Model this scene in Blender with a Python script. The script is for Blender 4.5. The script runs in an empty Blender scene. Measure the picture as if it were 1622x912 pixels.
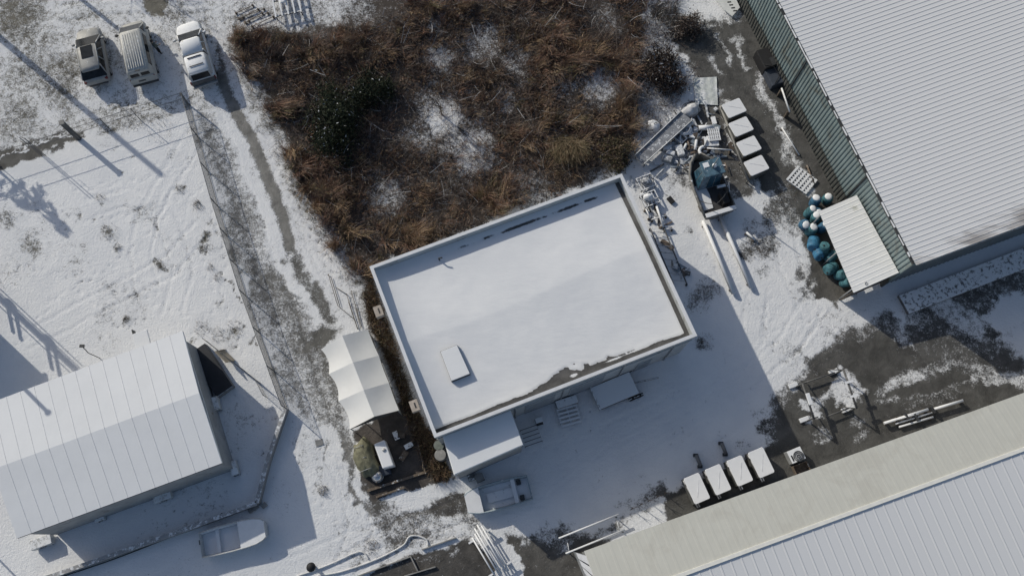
import bpy, bmesh, math, random
import numpy as np
from mathutils import Vector, Matrix
random.seed(7); RNG = np.random.default_rng(7)

# ------------------------------------------------------------------ camera, sky, sun, exposure
F_PX, TILT, CAM_H = 1300.0, math.radians(17.2), 56.0
SUN_EL, SHADOW_AZ = math.radians(28.0), math.radians(-39.6)   # shadows fall toward SHADOW_AZ
SC = bpy.context.scene
cam_d = bpy.data.cameras.new('camera'); cam = bpy.data.objects.new('camera', cam_d)
SC.collection.objects.link(cam); SC.camera = cam
cam_d.sensor_width = 36.0; cam_d.lens = F_PX / 1622.0 * 36.0
cam_d.clip_start = 0.5; cam_d.clip_end = 3000.0
cam.location = (0, 0, CAM_H); cam.rotation_euler = (TILT, 0, 0)

world = bpy.data.worlds.new('World'); SC.world = world; world.use_nodes = True
wn = world.node_tree.nodes; wn.clear()
sky = wn.new('ShaderNodeTexSky'); sky.sky_type = 'NISHITA'; sky.sun_disc = False
sky.sun_elevation = SUN_EL
SUN_AZ = SHADOW_AZ + math.pi                                  # direction the sun stands in, from +X
sky.sun_rotation = math.pi / 2 - SUN_AZ
sky.air_density = 1.0; sky.dust_density = 1.6; sky.ozone_density = 1.0
bg = wn.new('ShaderNodeBackground'); bg.inputs[1].default_value = 0.085
wo = wn.new('ShaderNodeOutputWorld')
world.node_tree.links.new(sky.outputs[0], bg.inputs[0]); world.node_tree.links.new(bg.outputs[0], wo.inputs[0])

sun_d = bpy.data.lights.new('sun', 'SUN'); sun = bpy.data.objects.new('sun', sun_d)
SC.collection.objects.link(sun)
sun_d.energy = 2.85; sun_d.angle = math.radians(0.55); sun_d.color = (1.0, 0.95, 0.835)
sdir = Vector((math.cos(SHADOW_AZ) * math.cos(SUN_EL), math.sin(SHADOW_AZ) * math.cos(SUN_EL), -math.sin(SUN_EL)))
sun.rotation_euler = sdir.to_track_quat('-Z', 'Y').to_euler(); sun.location = (-60, 60, 60)

SC.view_settings.view_transform = 'Standard'; SC.view_settings.look = 'None'
SC.view_settings.gamma = 1.0; SC.view_settings.exposure = 0.0; SC.view_settings.use_curve_mapping = False
SC.render.engine = 'CYCLES'
SC.cycles.use_denoising = True
SC.cycles.max_bounces = 6; SC.cycles.diffuse_bounces = 3; SC.cycles.glossy_bounces = 3
SC.cycles.transparent_max_bounces = 6; SC.cycles.transmission_bounces = 4

# ------------------------------------------------------------------ helpers
COL = SC.collection
ST, CT = math.sin(TILT), math.cos(TILT)
def P(px, py, z=0.0):
    """photo pixel -> point at height z (the ground it stands on unless told otherwise)"""
    a = (px - 811) / F_PX; b = (456 - py) / F_PX
    dx, dy, dz = a, ST + b * CT, -CT + b * ST
    t = (z - CAM_H) / dz
    return Vector((t * dx, t * dy, z))
def ang(a, b, z=0.0):
    d = P(*b, z) - P(*a, z); return math.atan2(d.y, d.x)
def to_px(x, y, z=0.0):
    zz = z - CAM_H
    dep = y * ST - zz * CT; up = y * CT + zz * ST
    return 811 + F_PX * x / dep, 456 - F_PX * up / dep

class MB:
    """collects shapes; build() links them as one mesh object"""
    def __init__(s): s.v = []; s.f = []; s.sm = []
    def add(s, vs, fs, smooth=False):
        o = len(s.v); s.v += [tuple(p) for p in vs]
        s.f += [tuple(i + o for i in q) for q in fs]; s.sm += [smooth] * len(fs); return s
    def box(s, c, d, rz=0.0, rx=0.0, ry=0.0, top=(1, 1)):
        hx, hy, hz = d[0] / 2, d[1] / 2, d[2] / 2
        m = Matrix.Translation(Vector(c)) @ Matrix.Rotation(rz, 4, 'Z') @ Matrix.Rotation(ry, 4, 'Y') @ Matrix.Rotation(rx, 4, 'X')
        vs = []
        for z, sx, sy in ((-hz, 1, 1), (hz, top[0], top[1])):
            for x, y in ((-hx, -hy), (hx, -hy), (hx, hy), (-hx, hy)):
                vs.append(m @ Vector((x * sx, y * sy, z)))
        return s.add(vs, [(3, 2, 1, 0), (4, 5, 6, 7), (0, 1, 5, 4), (1, 2, 6, 5), (2, 3, 7, 6), (3, 0, 4, 7)])
    def prism(s, bot, top):
        n = len(bot); vs = [tuple(p) for p in bot] + [tuple(p) for p in top]
        fs = [tuple(range(n - 1, -1, -1)), tuple(range(n, 2 * n))]
        fs += [(i, (i + 1) % n, n + (i + 1) % n, n + i) for i in range(n)]
        return s.add(vs, fs)
    def slab(s, pts, z0, z1):
        return s.prism([(p[0], p[1], z0) for p in pts], [(p[0], p[1], z1) for p in pts])
    def tube(s, a, b, r, r2=None, n=8, cap=True):
        return s.path([a, b], [r, r if r2 is None else r2], n, cap)
    def path(s, pts, r, n=6, cap=True):
        pts = [Vector(p) for p in pts]
        rr = r if isinstance(r, (list, tuple)) else [r] * len(pts)
        vs = []; fs = []; ref = Vector((0, 0, 1))
        for i, p in enumerate(pts):
            d = (pts[min(i + 1, len(pts) - 1)] - pts[max(i - 1, 0)])
            if d.length < 1e-9: d = Vector((0, 0, 1))
            d.normalize()
            if abs(d.dot(ref)) > 0.95: ref = Vector((1, 0, 0))
            x = d.cross(ref).normalized(); y = x.cross(d)
            for k in range(n):
                t = 2 * math.pi * k / n
                vs.append(p + (x * math.cos(t) + y * math.sin(t)) * rr[i])
        for i in range(len(pts) - 1):
            for k in range(n):
                k2 = (k + 1) % n
                fs.append((i * n + k, i * n + k2, (i + 1) * n + k2, (i + 1) * n + k))
        s.add(vs, fs, True)
        if cap:
            s.add(vs[:n], [tuple(range(n - 1, -1, -1))]); s.add(vs[-n:], [tuple(range(n))])
        return s
    def lathe(s, prof, n=16, c=(0, 0, 0), smooth=True):
        vs = []; fs = []
        for r, z in prof:
            for k in range(n):
                t = 2 * math.pi * k / n; vs.append((c[0] + r * math.cos(t), c[1] + r * math.sin(t), c[2] + z))
        for i in range(len(prof) - 1):
            for k in range(n):
                k2 = (k + 1) % n; fs.append((i * n + k, i * n + k2, (i + 1) * n + k2, (i + 1) * n + k))
        s.add(vs, fs, smooth)
        m = len(prof) - 1
        if prof[0][0] > 1e-4: s.add(vs[:n], [tuple(range(n - 1, -1, -1))])
        if prof[m][0] > 1e-4: s.add(vs[m * n:], [tuple(range(n))])
        return s
    def loft(s, rings, cap=True, smooth=True):
        n = len(rings[0]); vs = [p for r in rings for p in r]; fs = []
        for i in range(len(rings) - 1):
            for k in range(n):
                k2 = (k + 1) % n; fs.append((i * n + k, i * n + k2, (i + 1) * n + k2, (i + 1) * n + k))
        s.add(vs, fs, smooth)
        if cap:
            s.add(rings[0], [tuple(range(n - 1, -1, -1))]); s.add(rings[-1], [tuple(range(n))])
        return s
    def torus(s, c, R, r, n=20, m=8, tilt=0.0, a0=0.0, a1=2 * math.pi):
        pts = []
        full = abs(a1 - a0 - 2 * math.pi) < 1e-6
        for i in range(n + 1):
            t = a0 + (a1 - a0) * i / n
            v = Vector((R * math.cos(t), R * math.sin(t), 0)); v.rotate(Matrix.Rotation(tilt, 3, 'X')); pts.append(Vector(c) + v)
        return s.path(pts, r, m, not full)
    def build(s, name, mat, parent=None, world=False, bevel=0.0):
        me = bpy.data.meshes.new(name)
        vs = s.v
        if parent is not None and world:
            inv = (Matrix.Translation(parent.location) @ parent.rotation_euler.to_matrix().to_4x4()).inverted()
            vs = [inv @ Vector(p) for p in vs]
        me.from_pydata([tuple(p) for p in vs], [], s.f)
        me.polygons.foreach_set('use_smooth', s.sm)
        bm = bmesh.new(); bm.from_mesh(me)
        bmesh.ops.remove_doubles(bm, verts=bm.verts, dist=0.0004)
        bmesh.ops.recalc_face_normals(bm, faces=bm.faces); bm.to_mesh(me); bm.free()
        me.update()
        ob = bpy.data.objects.new(name, me); COL.objects.link(ob)
        if mat: me.materials.append(mat)
        if parent is not None: ob.parent = parent
        if bevel > 0:
            md = ob.modifiers.new('bevel', 'BEVEL'); md.width = bevel; md.segments = 2; md.limit_method = 'ANGLE'; md.angle_limit = math.radians(40)
        return ob
def origin(ob):
    """move a top-level mesh's origin to its base"""
    me = ob.data; n = len(me.vertices); co = np.empty(n * 3); me.vertices.foreach_get('co', co); co = co.reshape(-1, 3)
    c = (co.min(0) + co.max(0)) / 2; c[2] = co[:, 2].min(); co -= c
    me.vertices.foreach_set('co', co.ravel()); me.update(); ob.location = Vector(c); return ob
def tag(o, label, cat, group=None):
    o['label'] = label; o['category'] = cat
    if group: o['group'] = group
    return o
def one(mb, name, mat, label, cat, group=None, bevel=0.0):
    return tag(origin(mb.build(name, mat, bevel=bevel)), label, cat, group)
def thing(name, label, cat, loc=(0, 0, 0), rz=0.0, group=None):
    o = bpy.data.objects.new(name, None); COL.objects.link(o); o.location = loc; o.rotation_euler = (0, 0, rz)
    o.empty_display_size = 0.2
    return tag(o, label, cat, group)
def dup(root, loc, rz=None, label=None, group=None):
    r = root.copy(); COL.objects.link(r); r.location = loc
    if rz is not None: r.rotation_euler = (0, 0, rz)
    if label: r['label'] = label
    if group: r['group'] = group
    for ch in list(root.children):
        c = ch.copy(); COL.objects.link(c); c.parent = r
        for g in list(ch.children):
            d = g.copy(); COL.objects.link(d); d.parent = c
    return r

# ------------------------------------------------------------------ materials
def nd(nt, typ, **kw):
    n = nt.nodes.new(typ)
    for k, v in kw.items(): setattr(n, k, v)
    return n
def mth(nt, op, a, b=None, c=None, clamp=False):
    n = nd(nt, 'ShaderNodeMath', operation=op); n.use_clamp = clamp
    for i, q in enumerate((a, b, c)):
        if q is None: continue
        if isinstance(q, (int, float)): n.inputs[i].default_value = q
        else: nt.links.new(q, n.inputs[i])
    return n.outputs[0]
def noise(nt, vec, scale, detail=4.0, rough=0.6, dist=0.0):
    n = nd(nt, 'ShaderNodeTexNoise'); n.inputs['Scale'].default_value = scale; n.inputs['Detail'].default_value = detail
    n.inputs['Roughness'].default_value = rough; n.inputs['Distortion'].default_value = dist
    if vec is not None: nt.links.new(vec, n.inputs['Vector'])
    return n.outputs['Fac']
def sstep(nt, x, lo, hi):
    n = nd(nt, 'ShaderNodeMapRange'); n.interpolation_type = 'SMOOTHSTEP'
    nt.links.new(x, n.inputs[0]); n.inputs[1].default_value = lo; n.inputs[2].default_value = hi
    return n.outputs[0]
def mixc(nt, fac, a, b):
    n = nd(nt, 'ShaderNodeMix', data_type='RGBA')
    if isinstance(fac, (int, float)): n.inputs[0].default_value = fac
    else: nt.links.new(fac, n.inputs[0])
    for i, q in ((6, a), (7, b)):
        if isinstance(q, tuple): n.inputs[i].default_value = (*q, 1)
        else: nt.links.new(q, n.inputs[i])
    return n.outputs[2]
SNOW = (0.80, 0.812, 0.83)
MATS = {}
def mat(name, col, rough=0.65, metal=0.0, var=0.18, vs=2.5, snow=0.0, bump=0.004, bs=14.0, dirt=None, dscale=1.3, damt=0.0, spec=0.4):
    """plain surface with uneven tone; snow = how much of its upward faces lie under snow"""
    if name in MATS: return MATS[name]
    m = bpy.data.materials.new(name); m.use_nodes = True; nt = m.node_tree
    b = nt.nodes['Principled BSDF']; b.inputs['Roughness'].default_value = rough; b.inputs['Metallic'].default_value = metal
    b.inputs['Specular IOR Level'].default_value = spec
    geo = nd(nt, 'ShaderNodeNewGeometry'); pos = geo.outputs['Position']
    n1 = noise(nt, pos, vs, 5, 0.65)
    lo = tuple(c * (1 - var) for c in col); hi = tuple(min(0.95, c * (1 + var)) for c in col)
    c = mixc(nt, sstep(nt, n1, 0.3, 0.7), lo, hi)
    if dirt:
        nz = noise(nt, pos, dscale, 6, 0.7, 0.4)
        c = mixc(nt, sstep(nt, nz, 1 - damt - 0.1, 1 - damt + 0.1), c, dirt)
    h = mth(nt, 'MULTIPLY', noise(nt, pos, bs, 3), bump)
    if snow > 0:
        sep = nd(nt, 'ShaderNodeSeparateXYZ'); nt.links.new(geo.outputs['True Normal'], sep.inputs[0])
        up = sstep(nt, sep.outputs[2], 0.55, 0.85)
        ns = noise(nt, pos, 4.0, 6, 0.72)
        k = mth(nt, 'MULTIPLY', up, sstep(nt, ns, 0.78 - snow * 0.62, 0.86 - snow * 0.62))
        c = mixc(nt, k, c, SNOW)
        r = nd(nt, 'ShaderNodeMix'); nt.links.new(k, r.inputs[0]); r.inputs[2].default_value = rough; r.inputs[3].default_value = 0.85
        nt.links.new(r.outputs[0], b.inputs['Roughness'])
        if metal > 0:
            mm = mth(nt, 'MULTIPLY', mth(nt, 'SUBTRACT', 1.0, k), metal); nt.links.new(mm, b.inputs['Metallic'])
        h = mth(nt, 'ADD', h, mth(nt, 'MULTIPLY', k, 0.012))
    nt.links.new(c, b.inputs['Base Color'])
    bp = nd(nt, 'ShaderNodeBump'); bp.inputs['Strength'].default_value = 0.8; bp.inputs['Distance'].default_value = 1.0
    nt.links.new(h, bp.inputs['Height']); nt.links.new(bp.outputs[0], b.inputs['Normal'])
    MATS[name] = m; return m
def attr_mat(name, fine=8.0, soft=0.24, amp=1.3, bare=None, thick=0.03, undul=0.02, uscale=2.6, crust=0.065, gravel=0.5):
    """snow lying in patches: vertex attribute 'cov' says how much, 'gcol' what shows where it has gone"""
    m = bpy.data.materials.new(name); m.use_nodes = True; nt = m.node_tree
    b = nt.nodes['Principled BSDF']; b.inputs['Specular IOR Level'].default_value = 0.25
    geo = nd(nt, 'ShaderNodeNewGeometry'); pos = geo.outputs['Position']
    cov = nd(nt, 'ShaderNodeAttribute', attribute_name='cov').outputs['Fac']
    gc = nd(nt, 'ShaderNodeAttribute', attribute_name='gcol').outputs['Color'] if bare is None else None
    n1 = noise(nt, pos, fine, 7, 0.78, 0.2)
    n2 = noise(nt, pos, fine * 0.3, 4, 0.6)
    nn = mth(nt, 'ADD', mth(nt, 'MULTIPLY', n1, 0.64), mth(nt, 'MULTIPLY', n2, 0.36))
    x = mth(nt, 'ADD', cov, mth(nt, 'MULTIPLY', mth(nt, 'SUBTRACT', nn, 0.5), amp * 2))
    k = sstep(nt, x, 0.5 - soft, 0.5 + soft)
    g1 = noise(nt, pos, 28, 5, 0.8); g2 = noise(nt, pos, 0.9, 5, 0.65, 0.5)
    gv = mth(nt, 'ADD', mth(nt, 'MULTIPLY', g1, gravel), mth(nt, 'MULTIPLY', g2, 1.0))
    sc = sstep(nt, gv, 0.35 + gravel * 0.2, 0.75 + gravel * 0.6)
    base = gc if bare is None else None
    if base is None:
        rgb = nd(nt, 'ShaderNodeRGB'); rgb.outputs[0].default_value = (*bare, 1); base = rgb.outputs[0]
    hv = nd(nt, 'ShaderNodeHueSaturation'); nt.links.new(base, hv.inputs['Color'])
    val = mth(nt, 'ADD', mth(nt, 'MULTIPLY', sc, 0.9), 0.6); nt.links.new(val, hv.inputs['Value'])
    t = noise(nt, pos, 0.35, 4, 0.6)
    snowc = mixc(nt, sstep(nt, t, 0.3, 0.7), (0.765, 0.775, 0.795), (0.83, 0.835, 0.845))
    c = mixc(nt, k, hv.outputs[0], snowc); nt.links.new(c, b.inputs['Base Color'])
    r = nd(nt, 'ShaderNodeMix'); nt.links.new(k, r.inputs[0]); r.inputs[2].default_value = 0.72; r.inputs[3].default_value = 0.9
    nt.links.new(r.outputs[0], b.inputs['Roughness'])
    mpw = nd(nt, 'ShaderNodeMapping'); mpw.inputs['Rotation'].default_value = (0, 0, -0.35); mpw.inputs['Scale'].default_value = (0.55, 1.5, 1); nt.links.new(pos, mpw.inputs['Vector'])
    u = mth(nt, 'ADD', mth(nt, 'MULTIPLY', noise(nt, pos, uscale, 6, 0.62), undul), mth(nt, 'MULTIPLY', noise(nt, mpw.outputs[0], 1.1, 4, 0.55), undul * 1.5))
    u2 = mth(nt, 'MULTIPLY', noise(nt, pos, 6.5, 5, 0.68, 0.3), crust)
    h = mth(nt, 'ADD', mth(nt, 'ADD', u, u2), mth(nt, 'MULTIPLY', k, thick))
    h = mth(nt, 'ADD', h, mth(nt, 'MULTIPLY', mth(nt, 'SUBTRACT', 1.0, k), mth(nt, 'MULTIPLY', g1, 0.012)))
    bp = nd(nt, 'ShaderNodeBump'); bp.inputs['Strength'].default_value = 0.75; bp.inputs['Distance'].default_value = 1.0
    nt.links.new(h, bp.inputs['Height']); nt.links.new(bp.outputs[0], b.inputs['Normal'])
    MATS[name] = m; return m
def blade_mat(name, rough=0.8):
    m = bpy.data.materials.new(name); m.use_nodes = True; nt = m.node_tree
    b = nt.nodes['Principled BSDF']; b.inputs['Roughness'].default_value = rough; b.inputs['Specular IOR Level'].default_value = 0.15
    a = nd(nt, 'ShaderNodeAttribute', attribute_name='gcol'); nt.links.new(a.outputs['Color'], b.inputs['Base Color'])
    MATS[name] = m; return m

snow_m = mat('snow', SNOW, 0.9, var=0.02, vs=0.6, bump=0.012, bs=5.0, spec=0.2)
snow_smooth = mat('settled_snow', SNOW, 0.9, var=0.025, vs=0.35, bump=0.02, bs=0.9, spec=0.2)
white_panel = mat('white_panel', (0.70, 0.71, 0.70), 0.5, var=0.06, bump=0.002)
grey_wall = mat('grey_wall', (0.30, 0.31, 0.32), 0.8, var=0.12, vs=1.2, dirt=(0.16, 0.15, 0.14), damt=0.36)
pale_wall = mat('pale_siding', (0.44, 0.46, 0.47), 0.6, var=0.08, vs=0.9, dirt=(0.25, 0.25, 0.24), damt=0.38)
coping_m = mat('coping_metal', (0.74, 0.75, 0.77), 0.45, var=0.05)
tan_trim = mat('tan_trim', (0.42, 0.37, 0.33), 0.7)
dark_m = mat('dark_metal', (0.045, 0.047, 0.05), 0.55, snow=0.0)
black_m = mat('black_rubber', (0.018, 0.018, 0.02), 0.7)
dark_snow = mat('dark_metal_snowed', (0.06, 0.06, 0.062), 0.6, snow=0.62)
steel_snow = mat('steel_snowed', (0.22, 0.22, 0.225), 0.5, metal=0.3, snow=0.8)
steel_bare = mat('galvanised', (0.36, 0.37, 0.38), 0.5, metal=0.4, var=0.2)
green_wall = mat('green_sheet', (0.205, 0.262, 0.270), 0.5, var=0.12, vs=0.8, dirt=(0.155, 0.165, 0.15), dscale=0.7, damt=0.42)
beige_sheet = mat('beige_sheet', (0.545, 0.545, 0.50), 0.6, var=0.035, vs=0.5, dirt=(0.50, 0.495, 0.45), dscale=0.5, damt=0.45, bump=0.001)
wood_m = mat('weathered_wood', (0.16, 0.125, 0.095), 0.85, var=0.3, vs=6, snow=0.38)
wood_bare = mat('dark_wood', (0.10, 0.083, 0.068), 0.85, var=0.35, vs=6)
blue_m = mat('blue_plastic', (0.05, 0.135, 0.225), 0.65, var=0.35, vs=4, spec=0.25, snow=0.18)
teal_m = mat('teal_plastic', (0.06, 0.16, 0.19), 0.7, var=0.4, vs=4, spec=0.25, snow=0.15)
concrete = mat('concrete', (0.27, 0.265, 0.255), 0.85, var=0.2, vs=2, snow=0.25)
glass_dark = mat('dark_glass', (0.022, 0.025, 0.028), 0.06, var=0.3, spec=0.25)
# ------------------------------------------------------------------ ground: one sheet, snow lying as it lies in the photograph
def lattice(seed):
    return np.random.default_rng(seed).random((256, 256))
def vnoise(x, y, s, seed):
    g = lattice(seed); X = x * s + 1000; Y = y * s + 1000
    xi = np.floor(X).astype(int); yi = np.floor(Y).astype(int); fx = X - xi; fy = Y - yi
    fx = fx * fx * (3 - 2 * fx); fy = fy * fy * (3 - 2 * fy)
    a = g[xi % 256, yi % 256]; b = g[(xi + 1) % 256, yi % 256]; c = g[xi % 256, (yi + 1) % 256]; d = g[(xi + 1) % 256, (yi + 1) % 256]
    return (a * (1 - fx) + b * fx) * (1 - fy) + (c * (1 - fx) + d * fx) * fy
def fbm(x, y, s, seed, n=4):
    t = 0; a = 1; w = 0
    for i in range(n):
        t = t + a * vnoise(x, y, s * 2 ** i, seed + i); w += a; a *= 0.55
    return t / w
def seg_dist(px, py, a, b):
    ax, ay = a; bx, by = b; vx, vy = bx - ax, by - ay
    t = np.clip(((px - ax) * vx + (py - ay) * vy) / (vx * vx + vy * vy + 1e-9), 0, 1)
    return np.hypot(px - ax - t * vx, py - ay - t * vy)
def poly_sd(px, py, pts):
    ins = np.zeros(px.shape, bool); d = np.full(px.shape, 1e9)
    for i in range(len(pts)):
        a = pts[i]; b = pts[(i + 1) % len(pts)]
        d = np.minimum(d, seg_dist(px, py, a, b))
        cond = ((a[1] > py) != (b[1] > py))
        with np.errstate(divide='ignore', invalid='ignore'):
            xx = (b[0] - a[0]) * (py - a[1]) / (b[1] - a[1] + 1e-12) + a[0]
        ins ^= cond & (px < xx)
    return np.where(ins, -d, d)
def line_d(px, py, pts):
    d = np.full(px.shape, 1e9)
    for i in range(len(pts) - 1): d = np.minimum(d, seg_dist(px, py, pts[i], pts[i + 1]))
    return d
def ss(x, lo, hi):
    t = np.clip((x - lo) / (hi - lo), 0, 1); return t * t * (3 - 2 * t)

def axis(lo, hi, st, far):
    c = np.arange(lo, hi + st * 0.5, st)
    l = lo - np.array([400, 200, 110, 60, 30, 14, 6, 2.0]) ; r = hi + np.array([2.0, 6, 14, 30, 60, 110, 200, 400])
    return np.concatenate([l, c, r])
GX = axis(-46, 46, 0.12, 400); GY = axis(-5, 45, 0.12, 400)
xx, yy = np.meshgrid(GX, GY, indexing='ij')
yc = np.clip(yy, -30, 120)
ppx, ppy = to_px(np.clip(xx, -90, 90), yc)
wx = (fbm(xx, yy, 0.45, 11) - 0.5) * 34 + (fbm(xx, yy, 2.2, 21, 2) - 0.5) * 14
wy = (fbm(xx, yy, 0.45, 31) - 0.5) * 34 + (fbm(xx, yy, 2.2, 41, 2) - 0.5) * 14
qx, qy = ppx + wx, ppy + wy
sx_, sy_ = ppx + wx * 0.3, ppy + wy * 0.3
cov = np.full(xx.shape, 0.93); gcol = np.empty(xx.shape + (3,)); gcol[:] = (0.105, 0.102, 0.098)
zz = np.zeros(xx.shape)
ASPH = (0.088, 0.086, 0.082); SOIL = (0.060, 0.047, 0.038); GRAV = (0.185, 0.182, 0.176); GRASS = (0.125, 0.118, 0.098); MUD = (0.098, 0.094, 0.088)
def paint(w, val=None, col=None):
    global cov, gcol
    if val is not None: cov = cov * (1 - w) + val * w
    if col is not None: gcol[:] = gcol * (1 - w[..., None]) + np.array(col) * w[..., None]
def PG(pts, val, col=None, fe=10, warp=True, w=1.0):
    a, b = (qx, qy) if warp else (sx_, sy_)
    paint(w * (1 - ss(poly_sd(a, b, pts), -fe, fe)), val, col)
def LN(pts, r, val, col=None, fe=6, w=1.0, warp=True):
    a, b = (qx, qy) if warp else (sx_, sy_)
    paint(w * (1 - ss(line_d(a, b, pts), max(r - fe, 0), r + fe)), val, col)
def SP(x, y, r, val, col=None, fe=None, w=1.0, asp=1.0):
    d = np.hypot(qx - x, (qy - y) * asp); fe = fe or r * 0.6
    paint(w * (1 - ss(d, r - fe, r + fe)), val, col)
patch = fbm(xx, yy, 0.5, 51)
# rough grassy snow in the upper left, where the cars stand
PG([(-200, -200), (420, -200), (400, 60), (420, 200), (300, 165), (0, 240), (-200, 280)], 0.80, GRASS, 14)
paint((1 - ss(ppy, 190, 230)) * (1 - ss(ppx, 340, 400)) * ss(patch, 0.38, 0.7), 0.56, GRASS)
paint((1 - ss(ppx, 340, 420)) * (1 - ss(ppy, 130, 190)) * 0.5, 0.70, GRASS)
for x, y, r, v in [(25, 25, 45, .42), (60, 110, 34, .5), (95, 150, 30, .5), (20, 130, 30, .55), (30, 190, 30, .5), (115, 105, 22, .48), (70, 60, 20, .6), (160, 45, 15, .7),
                   (245, 5, 18, .12), (235, 2, 12, .05), (280, 20, 22, .55), (265, 55, 22, .65), (330, 15, 26, .7), (210, 190, 18, .55), (255, 200, 20, .6), (180, 205, 16, .55), (150, 190, 22, .6)]:
    SP(x, y, r, v, GRASS)
PG([(-60, 258), (0, 240), (60, 228), (122, 207), (136, 216), (72, 246), (0, 270), (-60, 292)], 0.06, ASPH, 6)
LN([(0, 252), (120, 214)], 1.2, 0.85, None, 1.5)
LN([(-40, 240), (30, 222), (120, 198), (290, 160)], 12, 0.55, GRASS, 10, 0.8)
# the open white field
PG([(-200, 300), (0, 272), (130, 226), (300, 176), (345, 330), (390, 470), (452, 640), (420, 800), (0, 940), (-200, 940)], 1.02, None, 6, False)
for x, y, r, v in [(175, 368, 12, .62), (188, 392, 5, .5), (160, 314, 6, .6), (125, 340, 7, .6), (312, 325, 7, .42), (285, 300, 7, .5), (253, 420, 8, .5), (335, 425, 5, .5), (345, 440, 6, .5), (10, 350, 14, .66),
                   (50, 390, 14, .72), (112, 418, 8, .68), (325, 372, 6, .5), (330, 392, 8, .62), (295, 250, 8, .75), (270, 240, 10, .75), (200, 505, 7, .6), (150, 345, 6, .65), (340, 485, 6, .5), (395, 545, 5, .4), (372, 520, 12, .55),
                   (385, 515, 4, .3), (400, 535, 4, .35), (408, 548, 3.5, .3), (345, 530, 12, .7), (320, 520, 14, .66), (365, 545, 12, .6), (410, 520, 5, .4), (300, 545, 8, .6), (400, 430, 10, .55), (375, 435, 8, .55), (330, 350, 6, .7), (380, 395, 7, .6), (195, 265, 3, .4), (215, 240, 3, .4)]:
    SP(x, y, r, v, GRASS, r * 0.9)
SP(318, 335, 16, .8, GRASS)
LN([(352, 452), (365, 468), (405, 492)], 2.0, 0.35, (0.1, 0.09, 0.08), 2)
# gravel strip along the fence, worn track and verge
PG([(300, 168), (338, 180), (372, 250), (404, 330), (442, 420), (500, 530), (530, 600), (548, 660), (560, 720), (520, 710), (460, 652), (392, 470), (346, 330)], 0.56, GRAV, 8)
PG([(318, 185), (345, 215), (380, 320), (415, 420), (450, 520), (430, 520), (392, 440), (350, 320)], 0.46, (0.14, 0.138, 0.134), 14)
PG([(345, 150), (420, 210), (500, 330), (560, 430), (580, 520), (520, 540), (470, 430), (420, 320), (370, 210)], 0.86, GRAV, 10)
LN([(350, 120), (372, 175), (393, 212), (415, 258), (432, 300), (448, 350), (460, 392)], 8.5, 0.06, (0.20, 0.195, 0.18), 6, 1.0, False)
LN([(352, 125), (375, 180), (395, 218), (420, 270), (445, 340), (462, 400)], 16, 0.66, GRAV, 8, 0.45)
LN([(352, 125), (375, 180), (395, 218), (420, 270), (445, 340), (460, 392)], 6.5, 0.02, None, 4, .8, False)
LN([(345, 70), (352, 120)], 4, 0.3, ASPH, 4, 0.8, False)
LN([(466, 410), (490, 455), (520, 505)], 11, 0.34, (0.12, 0.118, 0.11), 8)
LN([(432, 440), (455, 500), (480, 560)], 14, 0.40, (0.14, 0.137, 0.13), 10)
PG([(505, 520), (545, 524), (520, 550), (525, 580), (545, 650), (515, 610), (480, 560)], 0.22, (0.125, 0.122, 0.112), 9)
PG([(475, 560), (510, 560), (540, 640), (545, 690), (505, 660)], 0.48, (0.14, 0.137, 0.13), 10)
PG([(455, 655), (540, 690), (580, 790), (600, 850), (520, 880), (505, 780), (470, 700)], 0.93, GRAV, 8)
LN([(540, 690), (548, 745), (562, 790), (600, 815)], 6, 0.35, GRAV, 5)
LN([(512, 700), (500, 760), (498, 800)], 3, 0.6, GRAV, 3)
PG([(590, 800), (660, 770), (760, 800), (770, 840), (720, 850), (650, 880), (600, 850)], 0.66, (0.11, 0.105, 0.1), 12)
SP(655, 835, 26, .5, MUD); SP(690, 815, 18, .5, MUD); SP(600, 795, 14, .45, MUD)
# soil patch behind the tent
PG([(560, 690), (600, 655), (650, 640), (690, 700), (722, 758), (650, 775), (596, 792), (575, 750)], 0.04, (0.075, 0.066, 0.06), 5)
PG([(610, 790), (720, 755), (760, 745), (760, 770), (700, 790), (650, 815)], 1.0, None, 6)
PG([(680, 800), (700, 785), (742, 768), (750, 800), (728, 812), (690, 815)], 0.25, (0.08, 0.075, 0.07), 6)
# bottom beds
PG([(560, 935), (600, 905), (650, 882), (700, 868), (745, 850), (770, 870), (790, 920), (850, 925), (850, 1000), (500, 1000)], 0.10, (0.072, 0.068, 0.064), 5)
PG([(795, 852), (840, 845), (880, 850), (930, 850), (960, 860), (930, 1000), (850, 1000), (820, 890)], 0.10, (0.092, 0.088, 0.082), 9)
PG([(770, 835), (800, 850), (835, 912), (850, 960), (815, 960), (790, 880)], 0.95, None, 6)
SP(722, 872, 9, .45); SP(680, 885, 5, .4); SP(735, 835, 9, .9); SP(742, 850, 6, .85)
LN([(610, 905), (720, 870)], 2, .3, None, 3)
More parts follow.
